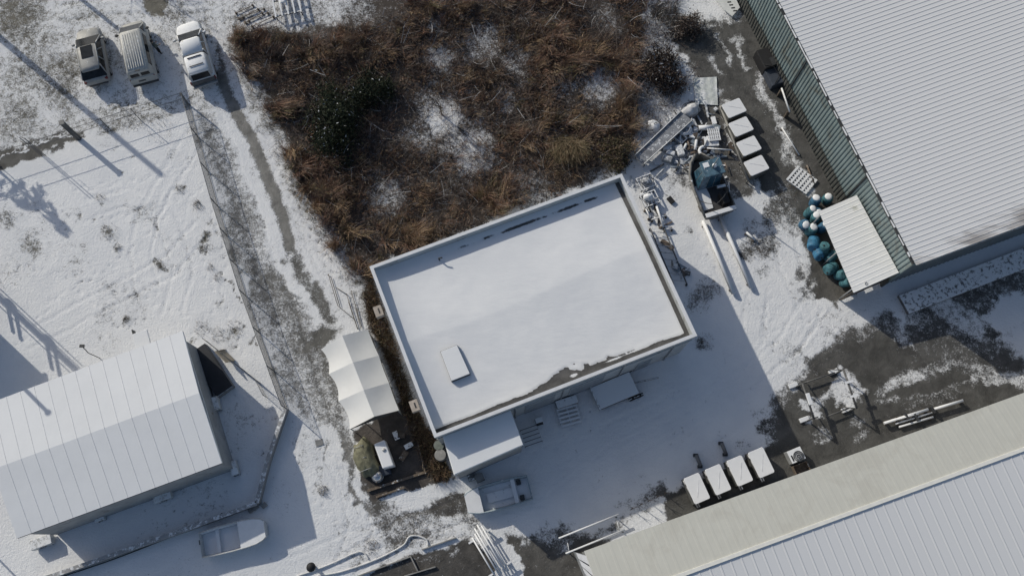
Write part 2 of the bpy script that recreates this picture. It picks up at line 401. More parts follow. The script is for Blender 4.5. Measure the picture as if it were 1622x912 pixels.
# the shaded yard
PG([(745, 770), (830, 690), (900, 630), (1090, 545), (1190, 520), (1240, 640), (1235, 690), (1090, 755), (985, 808), (880, 845), (800, 845), (770, 820)], 1.02, None, 9)
PG([(1020, 300), (1090, 330), (1170, 400), (1300, 470), (1380, 490), (1260, 600), (1200, 560), (1100, 520), (1050, 400)], 0.99, None, 10)
for x, y, r, v in [(1115, 540, 14, .55), (1105, 480, 20, .55), (1120, 460, 16, .5), (1250, 670, 22, .3), (1215, 680, 18, .45), (1232, 632, 14, .5), (1200, 655, 14, .8), (1180, 700, 14, .75), (890, 850, 22, .4), (860, 842, 14, .55), (980, 805, 12, .75),
                   (1030, 790, 14, .6), (1050, 775, 16, .4), (830, 855, 12, .6), (1010, 800, 10, .8)]:
    SP(x, y, r, v, ASPH)
# snow drift and asphalt between tank rows and hall
PG([(1035, 10), (1075, 0), (1200, 0), (1240, 100), (1310, 240), (1370, 350), (1350, 470), (1300, 470), (1250, 330), (1165, 150), (1100, 130)], 0.10, (0.092, 0.090, 0.086), 8)
LN([(1200, 120), (1225, 190), (1250, 240), (1290, 300)], 9, 0.62, None, 7)
LN([(1140, 60), (1160, 100)], 4, .62, None, 4); LN([(1165, 65), (1180, 105)], 6, .6, None, 5); LN([(1120, 40), (1165, 30)], 14, .5, None, 12); LN([(1130, 95), (1140, 115)], 5, .6, None, 4)
PG([(1060, 0), (1165, 0), (1160, 25), (1110, 35), (1080, 25)], 0.9, None, 8)
PG([(1055, 100), (1100, 110), (1100, 170), (1060, 210), (1020, 250), (1000, 220), (1030, 150)], 0.80, SOIL, 14)
PG([(1000, 250), (1080, 190), (1140, 190), (1150, 300), (1060, 300)], 0.50, (0.09, 0.09, 0.09), 10)
PG([(1060, 340), (1110, 350), (1180, 460), (1150, 470)], 0.97, None, 8)
for x, y, r, v in [(1205, 385, 22, .42), (1180, 400, 16, .5), (1235, 340, 28, .46), (1225, 320, 16, .35), (1255, 365, 18, .62), (1215, 430, 16, .62), (1245, 300, 18, .42), (1190, 350, 16, .6), (1285, 460, 14, .6), (1270, 430, 10, .5), (1150, 300, 14, .5), (1255, 345, 10, .4),
                   (1075, 300, 14, .75), (1090, 360, 8, .7)]:
    SP(x, y, r, v, ASPH)
PG([(1280, 330), (1300, 330), (1345, 440), (1330, 488), (1305, 470), (1292, 420)], 0.04, (0.105, 0.101, 0.093), 5)
PG([(1330, 480), (1380, 460), (1430, 560), (1340, 520), (1250, 570), (1210, 560)], 0.93, None, 9)
PG([(1135, 150), (1150, 165), (1185, 285), (1215, 300), (1235, 290), (1205, 180), (1180, 140)], 0.12, (0.092, 0.090, 0.086), 7)
PG([(1085, 165), (1140, 150), (1160, 230), (1190, 300), (1165, 310), (1140, 270), (1110, 240)], 0.22, (0.10, 0.097, 0.092), 10)
PG([(1000, 240), (1060, 215), (1075, 270), (1030, 300), (1010, 285)], 0.86, ASPH, 12)
# wide bare apron on the right
PG([(1240, 640), (1290, 580), (1340, 540), (1400, 512), (1440, 545), (1530, 575), (1622, 605), (1700, 640), (1500, 720), (1270, 760), (1225, 730)], 0.03, (0.083, 0.081, 0.076), 22)
PG([(1040, 790), (1085, 765), (1240, 700), (1290, 690), (1280, 790), (1060, 830)], 0.05, (0.083, 0.081, 0.076), 7)
PG([(975, 815), (1010, 798), (1045, 785), (1060, 795), (1040, 815), (985, 835)], 0.78, None, 8)
LN([(890, 868), (985, 830)], 8, 0.5, ASPH, 6)
PG([(1290, 575), (1340, 525), (1400, 505), (1420, 520), (1350, 545), (1300, 600)], 0.33, None, 12)
LN([(1400, 610), (1440, 590), (1500, 575), (1560, 572), (1590, 585)], 12, 0.46, None, 9)
LN([(1412, 602), (1450, 592)], 8, .62, None, 6)
LN([(1395, 625), (1405, 635), (1430, 632)], 6, .45, None, 5); LN([(1440, 632), (1530, 600)], 2.0, .5, None, 3); LN([(1540, 600), (1580, 600)], 9, .55, None, 7); LN([(1450, 640), (1540, 615)], 14, .37, None, 12, 0.8)
PG([(1325, 590), (1345, 592), (1372, 620), (1360, 640), (1330, 645), (1285, 650), (1275, 640), (1310, 622)], 0.74, None, 6)
SP(1275, 638, 8, .9); SP(1302, 655, 8, .8); SP(1287, 665, 7, .8); SP(1360, 665, 12, .5); SP(1300, 690, 14, .42); SP(1370, 690, 16, .42); SP(1260, 610, 8, .7); SP(1320, 640, 12, .1)
# shaded strip below the hall
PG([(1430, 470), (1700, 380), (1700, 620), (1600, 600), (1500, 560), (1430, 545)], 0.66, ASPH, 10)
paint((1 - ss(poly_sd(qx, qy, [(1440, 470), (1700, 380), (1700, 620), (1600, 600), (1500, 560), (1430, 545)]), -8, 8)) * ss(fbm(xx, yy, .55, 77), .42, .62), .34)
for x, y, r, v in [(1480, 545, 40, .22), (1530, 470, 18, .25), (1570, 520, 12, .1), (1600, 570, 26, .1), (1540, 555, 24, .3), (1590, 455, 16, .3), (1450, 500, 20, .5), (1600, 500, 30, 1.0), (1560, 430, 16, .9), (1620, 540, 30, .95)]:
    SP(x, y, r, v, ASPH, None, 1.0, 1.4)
# under the thicket
THICKET = [(365, 75), (380, 25), (440, 20), (540, 40), (560, -60), (1030, -60), (1028, 40), (1015, 100), (1012, 175), (1005, 225), (985, 268), (800, 345), (585, 425), (600, 500), (640, 610), (690, 700), (718, 750), (660, 690), (622, 600), (583, 500), (560, 445), (520, 375), (480, 305), (440, 235), (410, 175), (385, 120)]
CLEAR = [(705, 175, 42), (735, 245, 44), (760, 225, 34), (610, 315, 38), (760, 70, 40), (690, 95, 26), (820, 95, 28), (960, 30, 22), (960, 140, 32), (900, 130, 26), (845, 300, 40), (960, 270, 26), (665, 215, 24), (575, 20, 30), (800, 160, 22), (690, 35, 24)]
tsd = poly_sd(qx, qy, THICKET)
paint(1 - ss(tsd, -14, 8), 0.22, (0.055, 0.044, 0.038))
for x, y, r in CLEAR: SP(x, y, r * 0.9, 0.46, (0.062, 0.053, 0.047), r * 0.8)
SP(745, 240, 26, .78, None, 24); SP(705, 188, 22, .85, None, 20); SP(700, 88, 14, .7, None, 14); SP(960, 135, 20, .6, None, 18)
LN([(388, 120), (420, 190), (470, 290), (520, 370), (560, 440), (578, 500)], 12, 0.62, GRASS, 9)
PG([(360, -60), (560, -60), (560, 20), (470, 60), (380, 40)], 0.62, (0.09, 0.08, 0.07), 10)
# light relief: drifts, wheel ruts, footprints
zz += (fbm(xx, yy, 0.22, 61) - 0.5) * 0.05 + (fbm(xx, yy, 1.1, 71, 3) - 0.5) * 0.03
def rut(pts, r, dep):
    d = line_d(sx_, sy_, pts); zz[:] += -dep * np.exp(-(d / r) ** 2) + dep * 0.5 * np.exp(-((d - 2.2 * r) / (r * 0.9)) ** 2)
for pts in ([(240, 465), (230, 400), (240, 345), (262, 300)], [(250, 465), (240, 400), (252, 345), (274, 300)], [(110, 535), (160, 500), (180, 480), (225, 440)], [(118, 540), (170, 505), (190, 486)], [(60, 500), (140, 452), (190, 425)],
            [(1250, 540), (1280, 500), (1300, 470)], [(1210, 540), (1235, 490), (1300, 440)], [(300, 420), (290, 360), (300, 310)], [(312, 420), (302, 360), (312, 312)], [(1120, 400), (1150, 470), (1200, 540)],
            [(560, 880), (600, 830), (640, 800)], [(540, 870), (570, 820), (580, 770)]):
    rut(pts, 1.3, 0.012)
def tyre(pts, gauge=1.5, dep=.016, cv_=.10):
    global cov
    W2 = [P(*p) for p in pts]
    for s in (-1, 1):
        q = []
        for i, p in enumerate(W2):
            d = (W2[min(i + 1, len(W2) - 1)] - W2[max(i - 1, 0)]).normalized(); o_ = Vector((-d.y, d.x, 0)) * s * gauge / 2
            q.append(to_px(p.x + o_.x, p.y + o_.y))
        rut(q, 2.6, dep)
        d = line_d(ppx + wx * .25, ppy + wy * .25, q); cov = cov - cv_ * np.exp(-(d / 3.4) ** 2)
for pts in ([(1290, 480), (1255, 540), (1200, 590), (1110, 640), (1000, 700), (900, 780), (840, 850)], [(1330, 500), (1280, 560), (1215, 620), (1120, 690), (1030, 770)], [(1200, 470), (1190, 540), (1150, 600), (1050, 650), (960, 690)],
            [(230, 470), (222, 400), (235, 340), (275, 270), (320, 200)], [(40, 540), (120, 500), (200, 455), (270, 420), (320, 360)], [(140, 330), (200, 310), (260, 340), (290, 420), (270, 500)],
            [(545, 900), (570, 840), (560, 780), (530, 720), (500, 650), (470, 560), (440, 470), (405, 370), (360, 250), (330, 170)], [(560, 890), (640, 840), (740, 805), (860, 780)], [(470, 900), (560, 860), (660, 830), (760, 830)],
            [(100, 20), (200, 10), (330, 5)], [(340, 20), (360, 110), (420, 220), (480, 340), (530, 440)], [(1230, 330), (1250, 420), (1290, 500), (1370, 540)], [(1140, 20), (1180, 130), (1230, 240), (1260, 330)]):
    tyre(pts)
def walk(pts, step=.62, off=.13):
    global cov
    W2 = [P(*p) for p in pts]; k = 0
    for i in range(len(W2) - 1):
        a, b = W2[i], W2[i + 1]; L = (b - a).length; d = (b - a).normalized(); n_ = Vector((-d.y, d.x, 0)); s = 0
        while s < L:
            p = a + d * s + n_ * (off if k % 2 else -off) + Vector((random.uniform(-.06, .06), random.uniform(-.06, .06), 0)); k += 1; s += step * random.uniform(.85, 1.15)
            i0, i1 = np.searchsorted(GX, (p.x - .5, p.x + .5)); j0, j1 = np.searchsorted(GY, (p.y - .5, p.y + .5))
            u = (xx[i0:i1, j0:j1] - p.x) * d.x + (yy[i0:i1, j0:j1] - p.y) * d.y; v = -(xx[i0:i1, j0:j1] - p.x) * d.y + (yy[i0:i1, j0:j1] - p.y) * d.x
            g = np.exp(-((u / .15) ** 2 + (v / .08) ** 2)); zz[i0:i1, j0:j1] -= .04 * g; cov[i0:i1, j0:j1] -= .30 * g
for pts in ([(20, 560), (90, 470), (180, 420), (250, 360), (300, 240)], [(300, 540), (350, 470), (360, 400), (330, 330)], [(60, 330), (150, 350), (240, 330), (320, 300)], [(380, 560), (370, 510), (330, 440), (320, 370)], [(120, 300), (200, 290), (300, 270)],
            [(160, 170), (200, 165), (240, 170)], [(190, 150), (186, 170), (195, 185)], [(360, 600), (410, 680), (430, 760), (380, 800)], [(820, 720), (900, 700), (1000, 660), (1090, 620)], [(850, 800), (900, 740), (920, 680)], [(1150, 560), (1120, 640), (1060, 700)],
            [(460, 700), (490, 780), (540, 840)], [(560, 800), (540, 740), (500, 690)], [(1190, 480), (1230, 520), (1300, 500)], [(1220, 460), (1210, 520), (1240, 580)], [(430, 250), (470, 330), (520, 420)], [(445, 260), (490, 350), (540, 450)], [(330, 700), (400, 740)], [(260, 820), (330, 790), (390, 770)],
            [(1110, 380), (1140, 430), (1200, 470)], [(1050, 560), (960, 640), (880, 690)], [(130, 460), (190, 520), (240, 500)], [(30, 420), (120, 440), (220, 470), (300, 500)]):
    walk(pts)
# thin places in the open snow
thin = ss(fbm(xx, yy, .3, 201, 5), .50, .66) * (1 - ss(poly_sd(ppx, ppy, [(-200, 300), (0, 272), (300, 176), (456, 650), (420, 800), (0, 940), (-200, 940)]), -4, 4))
cov = cov - .22 * thin - .10 * ss(fbm(xx, yy, .9, 211, 4), .52, .66)
cov = cov - .16 * ss(fbm(xx, yy, .35, 221, 4), .48, .62) * (1 - ss(poly_sd(ppx, ppy, [(456, 655), (600, 700), (760, 800), (1240, 640), (1200, 480), (1060, 340), (1300, 470), (1400, 500), (1260, 640), (1000, 830), (800, 860), (500, 912)]), -4, 4))
edge = (np.abs(xx) > 47) | (yy < -6) | (yy > 46)
zz[edge] = 0.0
zz = np.minimum(zz, 0.03)

def grid_object(name, X, Y, Z, covv, gc, material):
    nx, ny = X.shape; n = nx * ny
    me = bpy.data.meshes.new(name)
    idx = np.arange(n).reshape(nx, ny)
    q = np.stack([idx[:-1, :-1], idx[1:, :-1], idx[1:, 1:], idx[:-1, 1:]], -1).reshape(-1, 4)
    me.vertices.add(n); me.vertices.foreach_set('co', np.stack([X, Y, Z], -1).ravel())
    me.loops.add(q.size); me.loops.foreach_set('vertex_index', q.ravel().astype(np.int32))
    me.polygons.add(len(q)); me.polygons.foreach_set('loop_start', np.arange(0, q.size, 4, dtype=np.int32))
    me.polygons.foreach_set('loop_total', np.full(len(q), 4, np.int32))
    me.polygons.foreach_set('use_smooth', np.ones(len(q), bool))
    me.update(calc_edges=True); me.validate()
    a = me.attributes.new('cov', 'FLOAT', 'POINT'); a.data.foreach_set('value', covv.ravel().astype(np.float32))
    if gc is not None:
        c = np.concatenate([gc.reshape(-1, 3), np.ones((n, 1))], 1).astype(np.float32)
        a = me.attributes.new('gcol', 'FLOAT_COLOR', 'POINT'); a.data.foreach_set('color', c.ravel())
    ob = bpy.data.objects.new(name, me); COL.objects.link(ob); me.materials.append(material); return ob
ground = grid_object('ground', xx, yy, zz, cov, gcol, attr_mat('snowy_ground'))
ground['kind'] = 'structure'; ground['label'] = 'snow covered yard, field and bare asphalt'

# ------------------------------------------------------------------ building helpers
def lerp(a, b, t): return a + (b - a) * t
def inset(c, d):
    """inset a 4-corner ring by d (metres)"""
    out = []
    for i in range(4):
        e1 = (c[i] - c[i - 1]); e1.z = 0; e1.normalize(); e2 = (c[(i + 1) % 4] - c[i]); e2.z = 0; e2.normalize()
        cr = e1.x * e2.y - e1.y * e2.x; k = d / cr if abs(cr) > 1e-6 else 0
        out.append(c[i] + (e2 - e1) * k * (1 if cr > 0 else 1))
    return out
def at_z(pts, z): return [Vector((p[0], p[1], z)) for p in pts]
def wall_quad(parent, name, a, b, z0, z1, t, m, inner):
    """one wall between corners a and b, thickness t toward point inner"""
    d = Vector((b[0] - a[0], b[1] - a[1], 0)).normalized(); n = Vector((-d.y, d.x, 0))
    mid = (Vector(a) + Vector(b)) / 2
    if n.dot(Vector((inner[0], inner[1], 0)) - Vector((mid.x, mid.y, 0))) < 0: n = -n
    pts = [Vector(a), Vector(b), Vector(b) + n * t - d * t, Vector(a) + n * t + d * t]
    return MB().slab(pts, z0, z1).build(name, m, parent, True)
def rib_sheet(mb, a, b, c, d, pitch, depth, nrm, rib=0.3):
    """corrugated sheet: ribs run a->d and b->c and repeat along a->b; nrm = side the ribs stand out on"""
    a, b, c, d = map(Vector, (a, b, c, d)); nrm = Vector(nrm).normalized()
    L = (b - a).length; n = max(1, int(round(L / pitch))); vs = []; fs = []
    prof = [(0.0, 0), (1 - rib, 0), (1 - rib * 0.75, 1), (1 - rib * 0.25, 1)]
    pos = [((i + u) / n, h) for i in range(n) for u, h in prof] + [(1.0, 0)]
    for t, h in pos:
        o = nrm * depth * h
        vs += [lerp(a, b, t) + o, lerp(d, c, t) + o]
    for i in range(len(pos) - 1): fs.append((2 * i, 2 * i + 2, 2 * i + 3, 2 * i + 1))
    mb.add(vs, fs); return mb

# ------------------------------------------------------------------ flat-roofed building in the middle
Z1 = 5.3
mc = [P(585, 422, Z1), P(985, 275, Z1), P(1104.5, 531.5, Z1), P(688, 693, Z1)]      # TL TR BR BL
mid = (mc[0] + mc[1] + mc[2] + mc[3]) / 4
B = thing('flat_roof_building', 'large grey building with flat snow covered roof and parapet beside brown thicket', 'building', (mid.x, mid.y, 0), ang((585, 422), (985, 275), Z1))
ins = inset([mc[0].copy(), mc[1].copy(), mc[2].copy(), mc[3].copy()], 0.22)
if (ins[0] - mid).length > (mc[0] - mid).length: ins = inset(mc, -0.22)
sgn = 1 if (inset(mc, 0.1)[0] - mid).length < (mc[0] - mid).length else -1
wo_ = at_z(inset(mc, sgn * 0.10), 0)
for i in range(4):
    wall_quad(B, 'wall', wo_[i], wo_[(i + 1) % 4], 0.0, Z1 - 0.82, 0.2, pale_wall, mid)
po, pi_ = at_z(mc, 0), at_z(inset(mc, sgn * 0.20), 0)
for i in range(4):
    j = (i + 1) % 4
    a, b, c, d = inset(mc, sgn * 0.03)[i], inset(mc, sgn * 0.03)[j], inset(mc, sgn * 0.20)[j], inset(mc, sgn * 0.20)[i]
    w = MB().slab([a, b, c, d], Z1 - 0.82, Z1 - 0.05).build('parapet', pale_wall, B, True)
    a, b, c, d = mc[i], mc[j], inset(mc, sgn * 0.215)[j], inset(mc, sgn * 0.215)[i]
    MB().slab([a, b, c, d], Z1 - 0.05, Z1).build('coping', coping_m, w)
    cp = w.children[0]
    inv = (Matrix.Translation(B.location) @ B.rotation_euler.to_matrix().to_4x4()).inverted()
    for v in cp.data.vertices: v.co = inv @ v.co
# drip mouldings on the wall faces
for k, (i, dz) in enumerate(((2, 0.85), (2, 1.35), (3, 0.75))):
    a, b = inset(mc, sgn * 0.03)[i], inset(mc, sgn * 0.03)[(i + 1) % 4]
    wall_quad(B, 'moulding', a, b, Z1 - dz, Z1 - dz + 0.07, 0.08, tan_trim if i == 3 else pale_wall, mid)
# roof: a shallow ridge, snow slumped back from the gutter edges
ri = inset(mc, sgn * 0.21)
nu, nv = 150, 110
U, V = np.meshgrid(np.linspace(0, 1, nu), np.linspace(0, 1, nv), indexing='ij')
cxy = np.array([[p.x, p.y] for p in ri])
XY = ((1 - U) * (1 - V))[..., None] * cxy[0] + (U * (1 - V))[..., None] * cxy[1] + (U * V)[..., None] * cxy[2] + ((1 - U) * V)[..., None] * cxy[3]
LU, LV = (ri[1] - ri[0]).length, (ri[2] - ri[1]).length
du, dv = (1 - U) * LU, (1 - V) * LV
nb = fbm(XY[..., 0], XY[..., 1], 1.1, 91)
cv = np.full(U.shape, 1.2)
gut = 0.34 + 0.16 * (nb - 0.5)
slump = np.exp(-((U - 0.60) / 0.21) ** 2) * 0.80 * np.clip(2.6 * fbm(XY[..., 0], XY[..., 1], 0.9, 95) - .85, 0, 1.2)
cv *= ss(dv - gut - slump, -0.05, 0.10)
cv *= ss(du - 0.30, -0.08, 0.10)
cv = np.maximum(cv, 0.85 * np.exp(-(((U - 0.70) / 0.045) ** 2 + ((dv - 0.42) / 0.10) ** 2)))
cv = np.maximum(cv, 0.85 * np.exp(-(((U - 0.54) / 0.02) ** 2 + ((dv - 0.40) / 0.14) ** 2)))
cv = np.maximum(cv, 0.9 * np.exp(-(((U - 0.80) / 0.09) ** 2 + ((dv - 0.46) / 0.09) ** 2)))
dt = V * LV
shade_bareT = np.exp(-((dt - 0.50) / 0.17) ** 2) * ss(U, 0.10, 0.45) * (1 - ss(U, 0.86, 0.97)) * (.55 + .45 * ss(nb, 0.2, 0.55))  # bare streak painted in to darken the top parapet's shadow
cv = np.clip(cv - shade_bareT * 1.0, 0, 1.2)
ridge = 0.46 + 0.02 * np.sin(U * 5)
Zr = Z1 - 0.78 + 0.22 * (1 - np.abs(V - ridge) / np.where(V < ridge, ridge, 1 - ridge)) + 0.05 * np.clip(cv, 0, 1)
Zr += (fbm(XY[..., 0], XY[..., 1], 0.35, 97) - 0.5) * 0.05
drift = np.exp(-U * LU / 0.5) * 0.22 + np.exp(-dt / 0.35) * 0.03
Zr += drift * np.clip(cv, 0, 1)
roof = grid_object('roof', XY[..., 0], XY[..., 1], Zr, cv, None, attr_mat('snowy_roof', 5.0, 0.1, 0.5, (0.105, 0.102, 0.10), 0.03, 0.02, 0.8, 0.008, 0.5))
def reparent_world(ob, parent):
    inv = (Matrix.Translation(parent.location) @ parent.rotation_euler.to_matrix().to_4x4()).inverted()
    ob.data.transform(inv); ob.parent = parent
reparent_world(roof, B)
# roof hatch and vent pipe
zr = Z1 - 0.66
hq = [P(697, 556, zr + .35), P(724, 545.5, zr + .35), P(745, 592, zr + .35), P(715, 604, zr + .35)]
h1 = MB().slab(hq, zr - .1, zr + .28).build('hatch', dark_m, B, True)
MB().slab([lerp(p, (hq[0] + hq[1] + hq[2] + hq[3]) / 4, 0.03) for p in hq], zr + .281, zr + .36).build('hatch_lid', snow_m, h1, bevel=0.02)
for o in h1.children:
    o.data.transform((Matrix.Translation(B.location) @ B.rotation_euler.to_matrix().to_4x4()).inverted())
vp = P(696, 412, zr)
MB().tube(vp, vp + Vector((0, 0, .38)), .05).tube(vp + Vector((0, 0, .38)), vp + Vector((.22, .02, .46)), .05).build('vent_pipe', dark_m, B, True)
# wall boxes on the west side, roller doors and door canopy on the south side
for (x, y) in ((600, 494), (657, 643)):
    p = P(x, y, 4.1); b_ = MB().box((0, 0, 0), (0.52, 0.72, 0.5))
    ob = b_.build('wall_unit', tan_trim, B); ob.location = Matrix.Rotation(-B.rotation_euler[2], 3, 'Z') @ (p - B.location)
    g = MB().box((0.05, 0, 0.255), (0.09, 0.36, 0.02)).build('grille', dark_m, ob)
S0, S1 = inset(mc, sgn * 0.10)[3], inset(mc, sgn * 0.10)[2]
sd_ = (S1 - S0).normalized(); sn_ = Vector((sd_.y, -sd_.x, 0))
for t0, t1, zt in ((0.34, 0.46, 3.3), (0.52, 0.66, 3.3), (0.80, 0.86, 2.3)):
    a = lerp(S0, S1, t0); b = lerp(S0, S1, t1)
    q = [a + sn_ * .045, b + sn_ * .045, b - sn_ * .01, a - sn_ * .01]
    d_ = MB().slab(q, 0.02, zt).build('roller_door', mat('door_grey', (0.33, 0.35, 0.37), 0.5), B, True)
    for k in range(6):
        zz0 = 0.2 + k * (zt - 0.3) / 6
        q2 = [a + sn_ * .07 + sd_ * .04, b + sn_ * .07 - sd_ * .04, b + sn_ * .046 - sd_ * .04, a + sn_ * .046 + sd_ * .04]
        s_ = MB().slab(q2, zz0, zz0 + .06).build('slat', mat('door_grey', (0.33, 0.35, 0.37), 0.5), d_)
        s_.data.transform((Matrix.Translation(B.location) @ B.rotation_euler.to_matrix().to_4x4()).inverted())
for t0 in (0.30, 0.49, 0.73, 0.93):
    a = lerp(S0, S1, t0) + sn_ * .06
    MB().tube((a.x, a.y, 0.0), (a.x, a.y, Z1 - .65), .045).build('downpipe', steel_bare, B, True)

# annex with a low snow roof
Z2 = 4.3
ac = [P(703, 697, Z2), P(812, 657, Z2), P(829.5, 704, Z2), P(719, 752, Z2)]
am = (ac[0] + ac[1] + ac[2] + ac[3]) / 4
# keep it clear of the main wall
off = sn_ * 0.0
A_ = thing('annex', 'low lean-to annex with snow roof against the grey flat-roofed building', 'building', (am.x, am.y, 0), B.rotation_euler[2])
k_ = S0 + sn_ * 0.06
def clip_to_wall(p, gap):
    t = (Vector((p.x, p.y, 0)) - Vector((S0.x, S0.y, 0))).dot(sn_)
    return Vector((p.x, p.y, 0)) + sn_ * (gap - t) if t < gap else Vector((p.x, p.y, 0))
ac = [clip_to_wall(p, 0.05) for p in ac]
for i_ in (0, 1):
    t_ = (ac[i_] - Vector((S0.x, S0.y, 0))).dot(sn_); ac[i_] = ac[i_] + sn_ * (0.05 - t_)
ia = [lerp(p, Vector((am.x, am.y, 0)), 0.045) for p in ac]
for i in range(4): wall_quad(A_, 'wall', ia[i], ia[(i + 1) % 4], 0, Z2 - .16, .12, grey_wall, am)
MB().slab(ac, Z2 - .16, Z2 - .06).build('roof', white_panel, A_, True)
MB().slab([lerp(p, Vector((am.x, am.y, 0)), 0.012) for p in ac], Z2 - .058, Z2).build('snow_cover', snow_smooth, A_, True, bevel=0.03)
wall_quad(A_, 'fascia', lerp(ac[3], Vector((am.x, am.y, 0)), -.006), lerp(ac[2], Vector((am.x, am.y, 0)), -.006), Z2 - .30, Z2 - .165, .04, white_panel, am)

# ------------------------------------------------------------------ prefab building on the left, panel roof
Z3 = 3.75
lc = [P(-35, 645, Z3), P(289, 524, Z3), P(351.5, 733, Z3), P(27, 852, Z3)]
lm = (lc[0] + lc[1] + lc[2] + lc[3]) / 4
Lb = thing('prefab_building', 'prefabricated building with white panel roof and grey walls on the open snowfield', 'building', (lm.x, lm.y, 0), ang((0, 625), (289, 524), Z3))
lw = [lerp(p, lm, 0.0) for p in lc]
eu = (lc[1] - lc[0]).normalized(); ev = (lc[2] - lc[1]).normalized()
wl = [lc[0] + eu * .5 + ev * .25, lc[1] - eu * .34 + ev * .25, lc[2] - eu * .34 - ev * .06, lc[3] + eu * .5 - ev * .06]
for i in range(4): wall_quad(Lb, 'wall', wl[i], wl[(i + 1) % 4], 0, Z3 - .14, .15, grey_wall, lm)
NP = 15; rz_ = 0.42
for k in range(NP):
    t0, t1 = k / NP + 0.0001, (k + 1) / NP - 0.0001
    m_ = MB(); a0, a1 = lerp(lc[0], lc[1], t0), lerp(lc[0], lc[1], t1); b0, b1 = lerp(lc[3], lc[2], t0), lerp(lc[3], lc[2], t1)
    r0, r1 = lerp(a0, b0, .49), lerp(a1, b1, .49)
    up = Vector((0, 0, rz_)); th_ = Vector((0, 0, .12))
    m_.prism([a0 - th_, a1 - th_, r1 + up - th_, r0 + up - th_], [a0, a1, r1 + up, r0 + up])
    m_.prism([r0 + up - th_, r1 + up - th_, b1 - th_, b0 - th_], [r0 + up, r1 + up, b1, b0])
    pn = m_.build('roof_panel', snow_smooth, Lb, True)
    if k:
        s0, s1, s2 = a0 + Vector((0, 0, .0)), r0 + up, b0
        sm_ = MB()
        for p, q in ((s0, s1), (s1, s2)):
            e = eu * .04
            sm_.prism([p - e - Vector((0, 0, .01)), p + e - Vector((0, 0, .01)), q + e - Vector((0, 0, .01)), q - e - Vector((0, 0, .01))],
                      [p - e * .5 + Vector((0, 0, .015)), p + e * .5 + Vector((0, 0, .015)), q + e * .5 + Vector((0, 0, .015)), q - e * .5 + Vector((0, 0, .015))])
        so = sm_.build('seam', mat('seam_grey', (0.62, 0.62, 0.63), 0.8, snow=0.9), pn)
        so.data.transform((Matrix.Translation(Lb.location) @ Lb.rotation_euler.to_matrix().to_4x4()).inverted())
wall_quad(Lb, 'gutter', lc[3] + ev * .012, lc[2] + ev * .012, Z3 - .16, Z3 - .035, -.0 + .08, dark_m, lm - ev * 20)
wall_quad(Lb, 'gable_trim', lc[1] + eu * .012, lc[2] + eu * .012, Z3 - .14, Z3 - .05, .06, white_panel, lm)
# white hood over the north eave, lamp bracket
hp = P(224, 537, 2.6); MB().box((hp.x, hp.y, 2.55), (1.0, 1.1, .14), ang((212, 545), (235, 537))).build('door_hood', snow_m, Lb, True, bevel=.03)
hp2 = P(214, 534, 2.2); MB().box((hp2.x, hp2.y, 2.2), (.06, 1.0, .5), ang((212, 545), (235, 537))).build('hood_bracket', dark_m, Lb, True)

# ------------------------------------------------------------------ big hall on the right: green sheet wall, ribbed snow roof
Z4 = 5.4
e0, e1 = P(1150, -160, Z4), P(1450, 417, Z4)
hv = (e1 - e0).normalized(); hu = Vector((-hv.y, hv.x, 0))
if hu.x < 0: hu = -hu
hend = ang((1450, 415), (1622, 352), Z4); hu2 = Vector((math.cos(hend), math.sin(hend), 0))
W_ = 34.0
hm = (e0 + e1) / 2 + hu2 * W_ / 2
Hb = thing('metal_hall', 'big metal hall with green ribbed side wall and white ribbed snow roof', 'building', (hm.x, hm.y, 0), hend)
z_up = Vector((0, 0, 1))
gin = hu * .22
rib_sheet(MB(), at_z([e0 + gin], 0)[0], at_z([e1 + gin], 0)[0], at_z([e1 + gin], Z4 - .1)[0], at_z([e0 + gin], Z4 - .1)[0], .31, .06, -hu, .80).build('side_wall', green_wall, Hb, True)
mb = MB(); a = at_z([e0 + gin * .62], 0)[0]; b = at_z([e1 + gin * .62], 0)[0]
rib_sheet(mb, at_z([a], 0)[0], at_z([b], 0)[0], at_z([b], 1.3)[0], at_z([a], 1.3)[0], .31, .05, -hu, .80)
mb.build('plinth', mat('plinth', (0.075, 0.078, 0.073), 0.8, var=0.4, vs=3), Hb, True)
far = hu2 * W_
ge = e1 + hu * .30 + hv * -0.12
rib_sheet(MB(), at_z([ge], 0)[0], at_z([ge + far], 0)[0], at_z([ge + far], Z4 - .1 + .035 * W_)[0], at_z([ge], Z4 - .1)[0], .35, .04, hv, .3).build('end_wall', mat('blue_grey_sheet', (0.16, 0.19, 0.21), 0.55, var=.15, vs=.8), Hb, True)
rise = Vector((0, 0, .035 * W_))
nn_ = Vector((-.035, 0, 1))
hallsnow = bpy.data.materials.new('hall_roof_snow')
